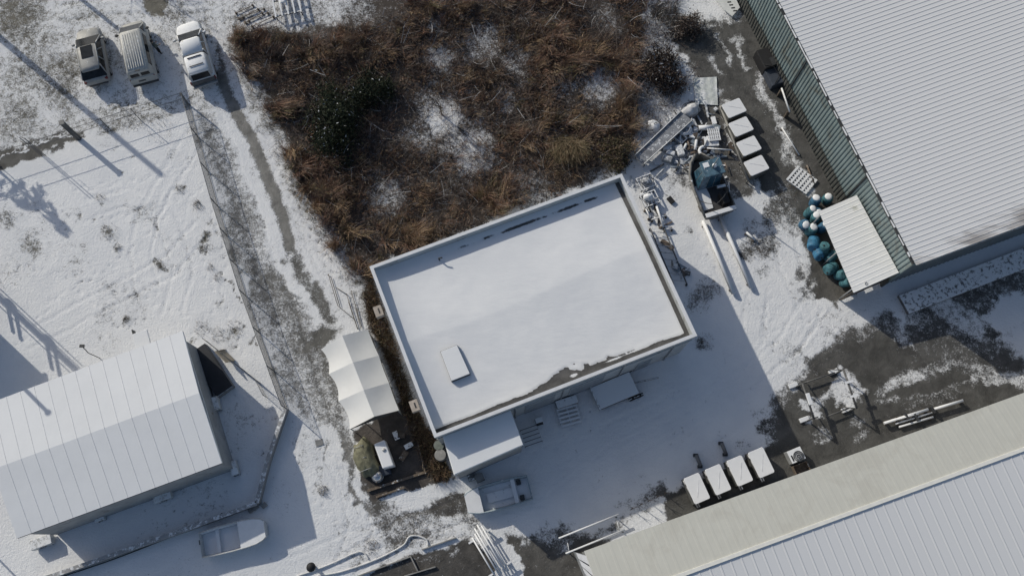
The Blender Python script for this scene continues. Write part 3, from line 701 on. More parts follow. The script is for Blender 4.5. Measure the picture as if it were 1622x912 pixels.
def roof_mat(m, bare, along, across, dark_lo, edge_pt=None, rk=.5):
    m.use_nodes = True; nt = m.node_tree; b = nt.nodes['Principled BSDF']; b.inputs['Roughness'].default_value = .85; b.inputs['Specular IOR Level'].default_value = .2
    geo = nd(nt, 'ShaderNodeNewGeometry')
    mp = nd(nt, 'ShaderNodeMapping'); mp.inputs['Rotation'].default_value = (0, 0, -along); mp.inputs['Scale'].default_value = (0.35, 1.6, 1)
    nt.links.new(geo.outputs['Position'], mp.inputs['Vector'])
    n1 = noise(nt, mp.outputs[0], 0.9, 6, 0.7, 0.2); n2 = noise(nt, geo.outputs['Position'], 0.16, 3, 0.5)
    x = mth(nt, 'ADD', mth(nt, 'MULTIPLY', n1, .6), mth(nt, 'MULTIPLY', n2, .6))
    if edge_pt is not None:
        dp = nd(nt, 'ShaderNodeVectorMath', operation='SUBTRACT'); nt.links.new(geo.outputs['Position'], dp.inputs[0]); dp.inputs[1].default_value = tuple(edge_pt)
        dt_ = nd(nt, 'ShaderNodeVectorMath', operation='DOT_PRODUCT'); nt.links.new(dp.outputs[0], dt_.inputs[0]); dt_.inputs[1].default_value = tuple(across)
        ed = sstep(nt, dt_.outputs['Value'], -2.2, 0.15)
        x = mth(nt, 'ADD', x, mth(nt, 'MULTIPLY', ed, .26))
    k = sstep(nt, x, dark_lo, dark_lo + .22)
    sep = nd(nt, 'ShaderNodeSeparateXYZ'); nt.links.new(geo.outputs['True Normal'], sep.inputs[0])
    k = mth(nt, 'MAXIMUM', k, mth(nt, 'MULTIPLY', sstep(nt, mth(nt, 'SUBTRACT', 1.0, sep.outputs[2]), .02, .2), rk))
    c = mixc(nt, k, (0.74, 0.745, 0.755), bare); nt.links.new(c, b.inputs['Base Color'])
    return m
roof_mat(hallsnow, (0.36, 0.345, 0.34), hend, tuple(hv), .70, e1, .36)
ov = hv * .15
rib_sheet(MB(), e0 - hu * .02, e1 + ov - hu * .02, e1 + ov + far + rise, e0 + far + rise, .335, .024, (0, 0, 1), .20).build('roof', hallsnow, Hb, True)
# gutter along the side eave with pale clips
d0 = e0 - hu * .16; d1 = e1 - hu * .16
gt = MB().slab([d0, d1, d1 + hu * .14, d0 + hu * .14], Z4 - .17, Z4 - .03).build('gutter', dark_m, Hb, True)
NG = 26
for k in range(NG):
    t0 = (k + .35 * random.random()) / NG; t1 = (k + random.uniform(.55, 1.3)) / NG
    a = lerp(d0, d1, t0) - hu * .02; b = lerp(d0, d1, min(t1, .995)) - hu * .02
    s_ = MB().slab([a, b, b + hu * random.uniform(.05, .12), a + hu * random.uniform(.05, .12)], Z4 - .028 + .0005 * k, Z4 + .005 + .0005 * k).build('gutter_snow', snow_m, gt)
    s_.data.transform((Matrix.Translation(Hb.location) @ Hb.rotation_euler.to_matrix().to_4x4()).inverted())
wall_quad(Hb, 'verge_trim', e1 + ov + hv * .02 + hu * .2, e1 + ov + hv * .02 + far, Z4 - .2, Z4 - .02, .08, mat('old_trim', (0.36, 0.36, 0.35), .7, snow=.5), hm)
for t in (.47, .78):
    a = lerp(e0, e1, t) + gin - hu * .09
    MB().tube((a.x, a.y, 0), (a.x, a.y, Z4 - .15), .05).build('downpipe', dark_m, Hb, True)
# lean-to shed against the hall
Z5 = 2.65
sc_ = [P(1297, 335, Z5), P(1357, 309, Z5 + .35), P(1424, 432, Z5 + .35), P(1352, 464, Z5)]
sm2 = (sc_[0] + sc_[1] + sc_[2] + sc_[3]) / 4
Sh = thing('lean_to_shed', 'open lean-to shed with bright white sheet roof against the green hall wall', 'shed', (sm2.x, sm2.y, 0), hend)
rib_sheet(MB(), sc_[0], sc_[3], sc_[2], sc_[1], .36, .014, (0, 0, 1), .22).build('roof', mat('shed_roof_snow', (0.80, 0.805, 0.80), .8, var=.03, vs=.5, dirt=(0.34, 0.34, 0.26), dscale=.55, damt=.30), Sh, True)
for p in (lerp(sc_[0], sc_[2], .04), lerp(sc_[3], sc_[1], .05), lerp(lerp(sc_[0], sc_[3], .5), sc_[2], .02)):
    MB().tube((p.x, p.y, 0), (p.x, p.y, Z5 - .02), .05).build('post', steel_bare, Sh, True)
MB().tube(lerp(sc_[0], sc_[1], .03) - Vector((0, 0, .07)), lerp(sc_[3], sc_[2], .03) - Vector((0, 0, .07)), .045).build('eave_beam', steel_bare, Sh, True)
MB().box(lerp(lerp(sc_[2], sc_[3], .5), sm2, .06) - Vector((0, 0, 1.6)), ((sc_[2] - sc_[3]).length * .9, .06, 2.1), ang((1352, 464), (1424, 432))).build('end_boarding', wood_bare, Sh, True)
hk = P(1371, 450, Z5); MB().torus((hk.x, hk.y, Z5 + .12), .09, .03, 12, 6).build('lifting_ring', steel_bare, Sh, True)
# raised platform below the hall end wall
pz = .32
pp = [P(1424, 468, pz), P(1690, 366, pz), P(1690, 400, pz), P(1440, 497, pz)]
tp = tag(origin(MB().slab(pp, 0, pz).build('loading_platform', mat('platform_snow', (0.16, 0.16, 0.16), .85, var=.3, snow=.62), bevel=.02)), 'long snow covered concrete platform below the end wall of the hall', 'platform')

# ------------------------------------------------------------------ hall at the lower right: bare beige slope, snowy far slope
Z6 = 4.6; Z7 = 5.15
b0 = P(926, 872, Z6); b1 = P(1760, 572, Z6)
r0_ = P(1010, 934, Z7); r1_ = P(1760, 664, Z7)
bd = (b1 - b0).normalized(); bn = Vector((bd.y, -bd.x, 0))
# make the ridge run parallel to the eave
rd = sum((Vector((p.x, p.y, 0)) - Vector((b0.x, b0.y, 0))).dot(bn) for p in (P(1075, 910, Z7), P(1350, 811, Z7), P(1620, 714, Z7))) / 3
R0 = Vector((b0.x, b0.y, 0)) + bn * rd + Vector((0, 0, Z7)); R1 = R0 + (b1 - b0)
far2 = bn * rd * 2.8; E0 = R0 + far2 - Vector((0, 0, (Z7 - Z6) * 0.9)); E1 = R1 + far2 - Vector((0, 0, (Z7 - Z6) * 0.9))
gm = (b0 + b1 + E0 + E1) / 4
Gb = thing('beige_roof_hall', 'long hall with bare beige roof slope and snow beyond its white ridge', 'building', (gm.x, gm.y, 0), math.atan2(bd.y, bd.x))
nb_ = (b1 - b0).cross(R0 - b0).normalized()
if nb_.z < 0: nb_ = -nb_
rib_sheet(MB(), b0, b1, R1, R0, .55, .004, nb_, .4).build('bare_slope', beige_sheet, Gb, True)
gs = bpy.data.materials.new('far_slope_snow'); roof_mat(gs, (0.47, 0.475, 0.49), math.atan2(bn.y, bn.x), tuple(bd), .82, None, .6)
nf_ = (E1 - E0).cross(R0 - E0).normalized()
if nf_.z < 0: nf_ = -nf_
rib_sheet(MB(), R0 + bn * .02, R1 + bn * .02, E1, E0, .66, .018, nf_, .20).build('snowy_slope', gs, Gb, True)
mb = MB(); e_ = bd * 0
mb.prism([R0 - bn * .13 - Vector((0, 0, .03)), R1 - bn * .13 - Vector((0, 0, .03)), R1 + bn * .10, R0 + bn * .10], [R0 - bn * .12 + Vector((0, 0, .05)), R1 - bn * .12 + Vector((0, 0, .05)), R1 + bn * .09 + Vector((0, 0, .09)), R0 + bn * .09 + Vector((0, 0, .09))])
mb.build('ridge_cap', mat('ridge_white', (0.66, 0.665, 0.64), .6, var=.06), Gb, True)
wb = [Vector((p.x, p.y, 0)) for p in (b0 + bd * .15 + bn * .2, b1 + bn * .2, E1 - bn * .2, E0 + bd * .15 - bn * .2)]
for i in range(4): wall_quad(Gb, 'wall', wb[i], wb[(i + 1) % 4], 0, Z6 - (.1 if i == 0 else 1.0), .15, grey_wall, gm)
mb = MB(); g0, g1, g2 = b0 + bd * .05, R0 + bd * .05, E0 + bd * .05
mb.prism([g0 - Vector((0, 0, .14)), g1 - Vector((0, 0, .14)), g2 - Vector((0, 0, .14))], [g0 - Vector((0, 0, .14)) - bd * .06, g1 - Vector((0, 0, .06)) - bd * .06, g2 - Vector((0, 0, .14)) - bd * .06])
mb.build('gable_trim', white_panel, Gb, True)
# small lean-to on its gable
z8 = 3.0
la, lb2, lc2, ld = P(912, 874, z8), b0 + bn * .25 + bd * .0, b0 + bn * 5 + bd * .0, P(947, 955, z8)
lq = [la, Vector((lb2.x + .1, lb2.y, z8 + .4)), Vector((lc2.x + .1, lc2.y, z8 + .4)), ld]
Lt = thing('gable_lean_to', 'narrow shaded lean-to with dark seams on the end of beige roofed hall', 'shed', ((la + ld) / 2).to_tuple()[:2] + (0,), math.atan2(bd.y, bd.x))
mb = MB()
for k in range(7):
    t0, t1 = k / 7 + .012, (k + 1) / 7 - .012
    p = [lerp(lq[0], lq[3], t0), lerp(lq[1], lq[2], t0), lerp(lq[1], lq[2], t1), lerp(lq[0], lq[3], t1)]
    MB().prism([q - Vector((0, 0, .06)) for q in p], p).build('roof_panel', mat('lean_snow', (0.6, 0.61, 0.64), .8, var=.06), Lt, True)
MB().slab([lerp(q, lq[1], .1) for q in (lq[0], lq[3])] + [lq[2], lq[1]], 0, z8 - .12).build('wall', grey_wall, Lt, True)
# ------------------------------------------------------------------ vehicles
def sring(x, hb, hm, ht, z0, zm, z1, r=.10):
    return [(x, hb, z0), (x, hm, zm), (x, ht, z1 - r * .7), (x, ht - r, z1), (x, -(ht - r), z1), (x, -ht, z1 - r * .7), (x, -hm, zm), (x, -hb, z0)]
def wheels(t, xs, hw, r, mt):
    for x in xs:
        for s in (-1, 1):
            w = MB().tube((x, s * (hw - .22), r), (x, s * hw, r), r, n=18).build('wheel', black_m, t)
            MB().tube((x, s * (hw + .002), r), (x, s * (hw + .02), r), r * .62, n=14).build('rim', steel_bare, w)
def place(rear, front, zf, length):
    a = P(*rear); b = P(*front, zf); d = Vector((b.x - a.x, b.y - a.y, 0)).normalized()
    c = Vector((a.x, a.y, 0)) + d * length / 2 * 1.1
    return c, math.atan2(d.y, d.x)
silver = mat('silver_paint', (0.31, 0.31, 0.30), 0.5, metal=.0, var=.10, snow=.32)
silver2 = mat('silver_side', (0.33, 0.335, 0.34), 0.35, metal=.25, var=.08)
van_p = mat('van_paint', (0.41, 0.41, 0.39), 0.45, var=.06, snow=.34)
white_p = mat('white_paint', (0.56, 0.56, 0.55), 0.4, var=.05, snow=.72)
lamp_r = mat('lamp_red', (0.16, 0.02, 0.02), .3); lamp_c = mat('lamp_clear', (0.5, 0.5, 0.5), .2)
def cabin(t, name, base, top, gm, pm, z0, z1, hwb, hwt, pillars):
    """glasshouse: dark glass body, pillars as strips"""
    (xb0, xb1), (xt0, xt1) = base, top
    B4 = [(xb0, -hwb, z0), (xb1, -hwb, z0), (xb1, hwb, z0), (xb0, hwb, z0)]
    T4 = [(xt0, -hwt, z1), (xt1, -hwt, z1), (xt1, hwt, z1), (xt0, hwt, z1)]
    g = MB().prism(B4, T4).build(name, gm, t, bevel=.05)
    for fx in pillars:
        for s in (-1, 1):
            p0 = Vector((lerp(xb0, xb1, fx), s * (hwb + .004), z0 - .02)); p1 = Vector((lerp(xt0, xt1, fx), s * (hwt + .006), z1 + .01))
            MB().path([p0, p1], .045, 5).build('pillar', pm, g)
    return g
def mirrors(t, x, hw, z, pm):
    for s in (-1, 1):
        m_ = MB().box((x, s * (hw + .16), z), (.14, .2, .15)).build('mirror', pm, t, bevel=.03)
        MB().tube((x, s * hw * .96, z - .05), (x, s * (hw + .08), z), .025).build('mirror_arm', dark_m, m_)
# silver sport utility car
c_, a_ = place((162, 140), (140, 56), .75, 4.65)
V = thing('parked_car', 'silver estate car with dark open sunroof parked on snowy grass', 'car', c_, a_, 'vehicles parked in the snow'); V.scale = (1.08, 1.1, 1.06)
MB().loft([sring(-2.32, .62, .70, .60, .50, .70, .92), sring(-2.2, .78, .88, .78, .34, .7, 1.0), sring(-1.5, .84, .93, .86, .26, .65, 1.03), sring(0, .85, .93, .87, .25, .65, 1.0), sring(1.0, .85, .93, .86, .25, .65, .99),
           sring(1.75, .83, .91, .80, .28, .6, .90), sring(2.15, .74, .82, .68, .33, .55, .80), sring(2.32, .55, .62, .5, .42, .55, .66)]).build('body', silver, V)
g = cabin(V, 'windows', (-2.16, 1.42), (-1.55, .30), glass_dark, silver2, .97, 1.55, .85, .66, (0.03, .36, .68, .98))
rf = MB().loft([sring(-1.85, .50, .58, .54, 1.50, 1.53, 1.57, .05), sring(-1.5, .60, .68, .62, 1.53, 1.57, 1.62, .05), sring(-.4, .62, .69, .64, 1.54, 1.60, 1.66, .05), sring(.20, .60, .67, .60, 1.52, 1.56, 1.61, .05), sring(.27, .55, .6, .55, 1.5, 1.53, 1.57, .04)]).build('roof', silver, V)
MB().box((-.33, 0, 1.664), (1.0, .80, .02)).build('sunroof', glass_dark, rf, bevel=.004)
for s in (-1, 1): MB().path([(-1.5, s * .64, 1.64), (-1.3, s * .65, 1.69), (.0, s * .65, 1.69), (.15, s * .63, 1.63)], .02, 6).build('roof_rail', steel_bare, rf)
wheels(V, (-1.38, 1.4), .90, .34, None); mirrors(V, .95, .88, 1.05, silver2)
for s in (-1, 1):
    MB().box((-2.22, s * .70, .86), (.16, .2, .2)).build('tail_light', lamp_r, V, bevel=.03); MB().box((2.06, s * .66, .68), (.3, .22, .13), -s * .3).build('headlight', lamp_c, V, bevel=.04)
MB().box((-2.28, 0, .48), (.12, 1.3, .2)).build('bumper', dark_m, V, bevel=.04)
# van
c_, a_ = place((236, 138), (208, 34), .9, 5.05)
V = thing('van', 'pale passenger van with long grooved roof and two rear windows', 'van', c_, a_, 'vehicles parked in the snow'); V.scale = (1.08, 1.1, 1.06)
MB().loft([sring(-2.52, .82, .86, .82, .40, .7, 1.12), sring(-2.45, .84, .93, .88, .32, .7, 1.2), sring(0, .86, .95, .90, .28, .7, 1.2), sring(1.5, .86, .95, .90, .28, .7, 1.18), sring(1.75, .85, .93, .84, .3, .65, 1.06), sring(2.3, .78, .85, .74, .34, .6, .94), sring(2.52, .62, .7, .56, .42, .58, .76)]).build('body', van_p, V)
u_ = MB().loft([sring(-2.42, .80, .88, .72, 1.10, 1.2, 1.80), sring(-2.3, .80, .89, .74, 1.1, 1.2, 1.9), sring(.9, .80, .89, .74, 1.1, 1.2, 1.9), sring(1.05, .78, .87, .72, 1.1, 1.2, 1.82)]).build('upper_body', van_p, V)
cabin(V, 'windscreen', (.7, 2.08), (.5, 1.05), glass_dark, van_p, 1.04, 1.80, .83, .68, (.98,))
rf = MB().loft([sring(-2.28, .60, .66, .62, 1.84, 1.88, 1.93, .05), sring(.85, .60, .66, .62, 1.84, 1.88, 1.93, .05), sring(1.0, .54, .6, .56, 1.80, 1.82, 1.86, .04)]).build('roof', mat('van_roof', (0.48, 0.48, 0.46), 0.6, var=.12, vs=4, snow=.34), V)
for k in range(7): MB().box((-.7, -.48 + k * .16, 1.938), (2.9, .05, .03)).build('roof_rib', mat('van_rib', (0.47, 0.47, 0.45), .6, snow=.4), rf)
for s in (-1, 1):
    MB().box((-2.42, s * .36, 1.52), (.03, .58, .42), 0, 0, .16).build('rear_window', glass_dark, V)
    MB().box((-.6, s * .825, 1.5), (2.5, .03, .4), 0, s * .22).build('side_window', glass_dark, V)
    MB().box((-2.47, s * .80, .95), (.06, .12, .4)).build('tail_light', lamp_r, V, bevel=.02); MB().box((2.34, s * .62, .76), (.2, .26, .16), -s * .25).build('headlight', lamp_c, V, bevel=.03)
MB().box((-2.36, 0, 1.86), (.08, .34, .05)).build('brake_lamp', dark_m, V); MB().box((-2.53, .1, .86), (.03, .5, .12)).build('number_plate', dark_m, V)
MB().box((-2.52, 0, .46), (.16, 1.78, .18)).build('bumper', dark_m, V, bevel=.04)
wheels(V, (-1.5, 1.55), .92, .33, None); mirrors(V, 1.35, .93, 1.25, dark_m)
# pickup with a hard canopy
c_, a_ = place((330, 141), (293, 28), .9, 5.2)
V = thing('pickup_truck', 'white pickup truck under snow with canopy over its bed', 'truck', c_, a_, 'vehicles parked in the snow'); V.scale = (1.08, 1.1, 1.06)
MB().loft([sring(-2.5, .82, .88, .84, .55, .75, 1.08), sring(-2.4, .85, .93, .88, .5, .75, 1.12), sring(-.6, .86, .94, .89, .45, .75, 1.12), sring(1.1, .86, .94, .88, .4, .75, 1.1), sring(1.9, .84, .93, .84, .4, .7, 1.04), sring(2.4, .78, .88, .74, .45, .65, .92), sring(2.6, .6, .7, .58, .5, .62, .78)]).build('body', white_p, V)
cabin(V, 'cab_windows', (-.75, 1.62), (-.62, .66), glass_dark, white_p, 1.07, 1.68, .85, .70, (.03, .5, .98))
MB().loft([sring(-.72, .60, .70, .64, 1.62, 1.67, 1.73, .05), sring(.45, .62, .70, .64, 1.63, 1.68, 1.75, .05), sring(.60, .56, .64, .58, 1.60, 1.63, 1.68, .04)]).build('cab_roof', white_p, V)
cn = MB().loft([sring(-2.30, .80, .86, .68, 1.10, 1.2, 1.62), sring(-2.16, .80, .86, .70, 1.1, 1.2, 1.74), sring(-.85, .80, .86, .70, 1.1, 1.2, 1.76), sring(-.80, .78, .84, .68, 1.1, 1.2, 1.70)]).build('canopy', white_p, V)
for x in (-1.05, -1.75): MB().tube((x, -.48, 1.80), (x, .48, 1.80), .035, n=8).build('rack_bar', mat('rack_dark', (0.10, 0.10, 0.11), .6, snow=.35), cn)
MB().prism([(-2.47, -.62, 1.16), (-2.47, .62, 1.16), (-2.34, .58, 1.6), (-2.34, -.58, 1.6)], [(-2.50, -.62, 1.17), (-2.50, .62, 1.17), (-2.37, .58, 1.61), (-2.37, -.58, 1.61)]).build('rear_window', glass_dark, cn)
MB().path([(-2.50, -.70, 1.12), (-2.50, .70, 1.12), (-2.33, .63, 1.66), (-2.33, -.63, 1.66), (-2.50, -.70, 1.12)], .045, 6).build('window_frame', white_p, cn)
MB().box((-2.53, 0, .80), (.05, 1.62, .46)).build('tailgate', mat('tailgate_grey', (0.09, 0.095, 0.10), .5), V)
MB().box((-2.60, 0, .52), (.2, 1.74, .16)).build('bumper', steel_bare, V, bevel=.03)
wheels(V, (-1.55, 1.65), .93, .38, None); mirrors(V, 1.12, .90, 1.22, white_p)
for s in (-1, 1): MB().box((2.36, s * .68, .78), (.24, .24, .15), -s * .25).build('headlight', lamp_c, V, bevel=.03); MB().box((-2.5, s * .84, .9), (.08, .1, .34)).build('tail_light', lamp_r, V)

# person beside the van
def person(loc, rz):
    t = thing('person', 'person in dark trousers and grey green jacket standing beside the pale van', 'person', loc, rz)
    V_ = [(0, 0, .95), (0, 0, 1.15), (0, .01, 1.38), (0, .02, 1.48), (.02, .02, 1.58), (.03, .02, 1.70),
          (.0, .10, .90), (.03, .11, .50), (0, .11, .08), (.14, .12, .04), (.0, -.10, .90), (.05, -.11, .50), (-.02, -.12, .08), (.12, -.13, .04),
          (0, .19, 1.40), (.06, .25, 1.14), (.26, .22, .98), (0, -.19, 1.40), (.10, -.25, 1.14), (.30, -.20, 1.02)]
    E_ = [(0, 1), (1, 2), (2, 3), (3, 4), (4, 5), (0, 6), (6, 7), (7, 8), (8, 9), (0, 10), (10, 11), (11, 12), (12, 13), (2, 14), (14, 15), (15, 16), (2, 17), (17, 18), (18, 19)]
    R_ = [.16, .15, .17, .07, .09, .085, .105, .07, .05, .045, .105, .07, .05, .045, .075, .055, .04, .075, .055, .04]
    me = bpy.data.meshes.new('body'); me.from_pydata(V_, E_, []); ob = bpy.data.objects.new('body', me); COL.objects.link(ob); ob.parent = t
    md = ob.modifiers.new('skin', 'SKIN')
    for i, r in enumerate(R_): me.skin_vertices[0].data[i].radius = (r, r * (1.25 if i in (1, 2) else 1.0)); me.skin_vertices[0].data[i].use_root = (i == 0)
    ob.modifiers.new('sub', 'SUBSURF').levels = 1; ob.modifiers['sub'].render_levels = 2
    m = bpy.data.materials.new('clothes'); m.use_nodes = True; nt = m.node_tree; bs = nt.nodes['Principled BSDF']; bs.inputs['Roughness'].default_value = .85
    tc = nd(nt, 'ShaderNodeTexCoord'); sp = nd(nt, 'ShaderNodeSeparateXYZ'); nt.links.new(tc.outputs['Object'], sp.inputs[0])
    c = mixc(nt, sstep(nt, sp.outputs[2], .93, .95), (0.015, 0.016, 0.018), (0.11, 0.125, 0.115)); c = mixc(nt, sstep(nt, sp.outputs[2], 1.49, 1.51), c, (0.42, 0.28, 0.21))
    nt.links.new(c, bs.inputs['Base Color']); me.materials.append(m)
    MB().lathe([(.02, .13), (.09, .10), (.115, .03), (.118, -.03), (.10, -.08)], 14, (.01, .02, 1.70)).build('hair', black_m, t)
    nose = MB().box((.125, .02, 1.66), (.03, .025, .04)).build('nose', mat('skin', (0.42, 0.28, 0.21), .6), t, bevel=.008)
    for s in (-1, 1):
        h = Vector((.29, s * .215 + .005, .95 if s > 0 else .99)); mb = MB().box(h, (.10, .035, .08))
        for k in range(4): mb.path([h + Vector((.04, 0, .03 - k * .02)), h + Vector((.10 - .01 * abs(k - 1), -s * .01, .025 - k * .021)), h + Vector((.13 - .012 * abs(k - 1), -s * .035, .02 - k * .021))], .009, 5)
        mb.path([h + Vector((.0, -s * .02, .04)), h + Vector((.05, -s * .05, .05))], .010, 5)
        mb.build('hand', mat('skin', (0.42, 0.28, 0.21), .6), t)
person(P(254, 85), 1.0)

# ------------------------------------------------------------------ tent
te, tr_ = 2.05, 2.75
TL, T1, T2, BLt = P(508.5, 553, te), P(521, 592, te), P(536, 635, te), P(554, 679.5, te)
R_a, R_b, R_c, R_d = P(542, 531.5, tr_), P(559, 574, tr_), P(576, 617.5, tr_), P(592.5, 659.5, tr_)
RR = [P(582.5, 521.5, te), P(600, 563, te), P(616, 606, te), P(632, 649.5, te)]
LL = [TL, T1, T2, BLt]; RD = [R_a, R_b, R_c, R_d]
tm = (TL + RR[3]) / 2
Tt = thing('canopy_tent', 'white three bay canopy tent with sagging fabric roof beside the gravel track', 'tent', (tm.x, tm.y, 0), ang((592, 659), (542, 531)))
fab = mat('tent_fabric', (0.78, 0.78, 0.765), .75, var=.03, vs=1.0, bump=.004, bs=3)
def bay(L0, L1, R0, R1, sag, inward):
    n, m = 10, 8; vs = []; fs = []
    for i in range(n + 1):
        u = i / n
        for j in range(m + 1):
            v = j / m
            p = lerp(lerp(L0, L1, u), lerp(R0, R1, u), v)
            w = math.sin(math.pi * u)
            p = p + Vector((0, 0, -sag * w * (.5 + .5 * math.sin(math.pi * v)))) + inward * (w * (1 - v) ** 2)
            vs.append(p)
    for i in range(n):
        for j in range(m): a = i * (m + 1) + j; fs.append((a, a + m + 1, a + m + 2, a + 1))
    return MB().add(vs, fs, True)
inw = (R_b - T1); inw.z = 0; inw.normalize()
for k in range(3):
    bay(LL[k], LL[k + 1], RD[k], RD[k + 1], .09, inw * .22).build('roof_panel', fab, Tt, True)
    bay(RR[k], RR[k + 1], RD[k], RD[k + 1], .10, -inw * .03).build('roof_panel', fab, Tt, True)
    mb = MB(); n = 8; vs = []
    for i in range(n + 1):
        u = i / n; p = lerp(LL[k], LL[k + 1], u) + Vector((0, 0, -.045 * math.sin(math.pi * u))) + inw * (.22 * math.sin(math.pi * u))
        vs += [p, p - Vector((0, 0, .24))]
    mb.add(vs, [(2 * i, 2 * i + 1, 2 * i + 3, 2 * i + 2) for i in range(n)], True); mb.build('valance', fab, Tt, True)
for k in range(4):
    for p in (LL[k], RR[k]):
        q = lerp(p, RD[k], .04); MB().tube((q.x, q.y, 0), (q.x, q.y, te - .02), .035).build('post', steel_bare, Tt, True)
    MB().path([LL[k] - Vector((0, 0, .05)), RD[k] - Vector((0, 0, .06)), RR[k] - Vector((0, 0, .05))], .022, 6).build('rafter', steel_bare, Tt, True)
MB().prism([BLt - Vector((0, 0, .02)), R_d - Vector((0, 0, .02)), RR[3] - Vector((0, 0, .02))], [BLt - inw.cross(z_up) * -.03, R_d - inw.cross(z_up) * -.03, RR[3] - inw.cross(z_up) * -.03]).build('gable_shade', mat('tent_shade', (0.06, 0.06, 0.06), .8), Tt, True)  # dark sheet standing in for the shade inside the open tent end
mb = MB(); q0, q1 = RR[0], RR[3]; mb.slab([lerp(q0, R_a, .03), lerp(q1, R_d, .03), lerp(q1, R_d, .05), lerp(q0, R_a, .05)], .05, te - .1); mb.build('side_curtain', mat('curtain', (0.30, 0.30, 0.29), .8), Tt, True)

# ------------------------------------------------------------------ insulated tanks, two rows of four
tank_m = mat('tank_shell', (0.11, 0.11, 0.105), .6, var=.2); lid_m = mat('tank_lid_snow', (0.80, 0.805, 0.82), .85, var=.02, bump=.006, bs=3)
def make_tank(label, group):
    t = thing('insulated_tank', label, 'tank', (0, 0, 0), 0, group)
    MB().box((0, 0, .16), (1.5, 1.9, .1)).build('base', tank_m, t)
    for s in (-1, 1): MB().box((s * .55, 0, .055), (.12, 1.8, .11)).build('skid', tank_m, t)
    MB().box((0, 0, .60), (1.52, 1.92, .78)).build('shell', tank_m, t, bevel=.05)
    m = MB(); pts = []
    hx, hy = .78, .98
    for cx, cy, a in ((hx - .15, -hy + .15, -90), (hx - .15, hy - .15, 0), (-hx + .15, hy - .15, 90), (-hx + .15, -hy + .15, 180)):
        for k in range(5): q = math.radians(a + k * 22.5); pts.append((cx + .15 * math.cos(q), cy + .15 * math.sin(q)))
    m.slab(pts, .98, 1.08); l = m.build('lid', lid_m, t, bevel=.02)
    MB().box((.08, -.05, 1.083), (.045, 1.35, .022), -.62).build('lid_crease', mat('lid_crease', (0.70, 0.71, 0.73), .9), l)
    for s in (-1, 1):
        for y in (-.5, .5): MB().box((s * .79, y, .93), (.07, .14, .14)).build('latch', dark_m, t, bevel=.01)
    return t
la_ = 'white lidded insulated fish tank in the row beside the green hall wall'
proto = make_tank(la_, 'fish tanks by the green hall')
zt = 1.08
for i, (x, y) in enumerate(((1163, 171), (1174, 200.5), (1186.5, 231), (1198.5, 262))):
    p = P(x, y, zt); az = ang((1145, 178), (1181, 163), zt) + math.pi / 2
    o = proto if i == 0 else dup(proto, (0, 0, 0))
    o.location = (p.x, p.y, 0); o.rotation_euler = (0, 0, az); o.scale = (.78, .78, 1)
    o['label'] = ('white lidded fish tank closest to the pale ground tarpaulin', 'white lidded fish tank, second in line from the pale ground tarpaulin', 'white lidded fish tank, third in line from the pale ground tarpaulin', 'white lidded fish tank closest to the whitened pallet by green hall')[i]
rail_a, rail_b = P(1141, 168, .6), P(1186, 287, .6)
rt = thing('tank_rail', 'long grey pipe rail along the west side of the fish tanks', 'rail', ((rail_a + rail_b) / 2).to_tuple()[:2] + (0,))
wd = mat('rail_grey', (0.24, 0.235, 0.22), .7, snow=.25)
MB().path([rail_a, rail_b], .09, 8).build('top_rail', wd, rt, True)
for k in range(5):
    p = lerp(rail_a, rail_b, k / 4 * .96 + .02); MB().tube((p.x, p.y, 0), (p.x, p.y, .56), .05).build('post', wd, rt, True)
for i, (x, y) in enumerate(((1104, 773), (1137.5, 759), (1172, 745), (1206, 732))):
    p = P(x, y, zt); az = ang((1087, 762), (1113, 751), zt)
    o = dup(proto, (p.x, p.y, 0), az, ('white lidded fish tank by beige hall, fourth in line from the fan unit', 'white lidded fish tank by beige hall, third in line from the fan unit', 'white lidded fish tank by beige hall, second in line from the fan unit', 'white lidded fish tank by beige hall, closest to the fan unit')[i], 'fish tanks by the beige hall'); o.scale = (.71, .90, 1)
    a0 = P(x - 20, y - 13, .9); a1 = P(x + 3, y + 30, .9)
    pr = thing('standpipe_pair', 'pair of snow dusted grey drain pipes between fish tanks by beige hall', 'pipe', ((a0 + a1) / 2).to_tuple()[:2] + (0,), 0, 'drain pipes between tanks')
    dd = (a1 - a0).normalized(); nn2 = Vector((-dd.y, dd.x, 0))
    for s in (-1, 1):
        MB().path([a0 + nn2 * s * .07, a1 + nn2 * s * .07], .045, 8).build('pipe', mat('pipe_grey', (0.30, 0.30, 0.31), .5, snow=.45), pr, True)
        for q in (a0 + dd * .2, a1 - dd * .2): MB().tube((q.x + nn2.x * s * .07, q.y + nn2.y * s * .07, 0), (q.x + nn2.x * s * .07, q.y + nn2.y * s * .07, .86), .03).build('leg', dark_m, pr, True)
for i, (x, y) in enumerate(((1107, 730), (1147, 711))):
    a0, a1 = P(x - 4, y - 10, .35), P(x + 3, y + 8, .35)
    t = thing('bollard_post', 'short dark pipe post standing in shaded snow north of tanks', 'post', ((a0 + a1) / 2).to_tuple()[:2] + (0,), 0, 'short pipe posts')
    MB().path([a0, a1], .13, 10).build('pipe', mat('post_grey', (0.15, 0.15, 0.155), .6, snow=.3), t, True)
    for q in (a0, a1): MB().box((q.x, q.y, .12), (.3, .2, .24)).build('foot', dark_m, t, True)

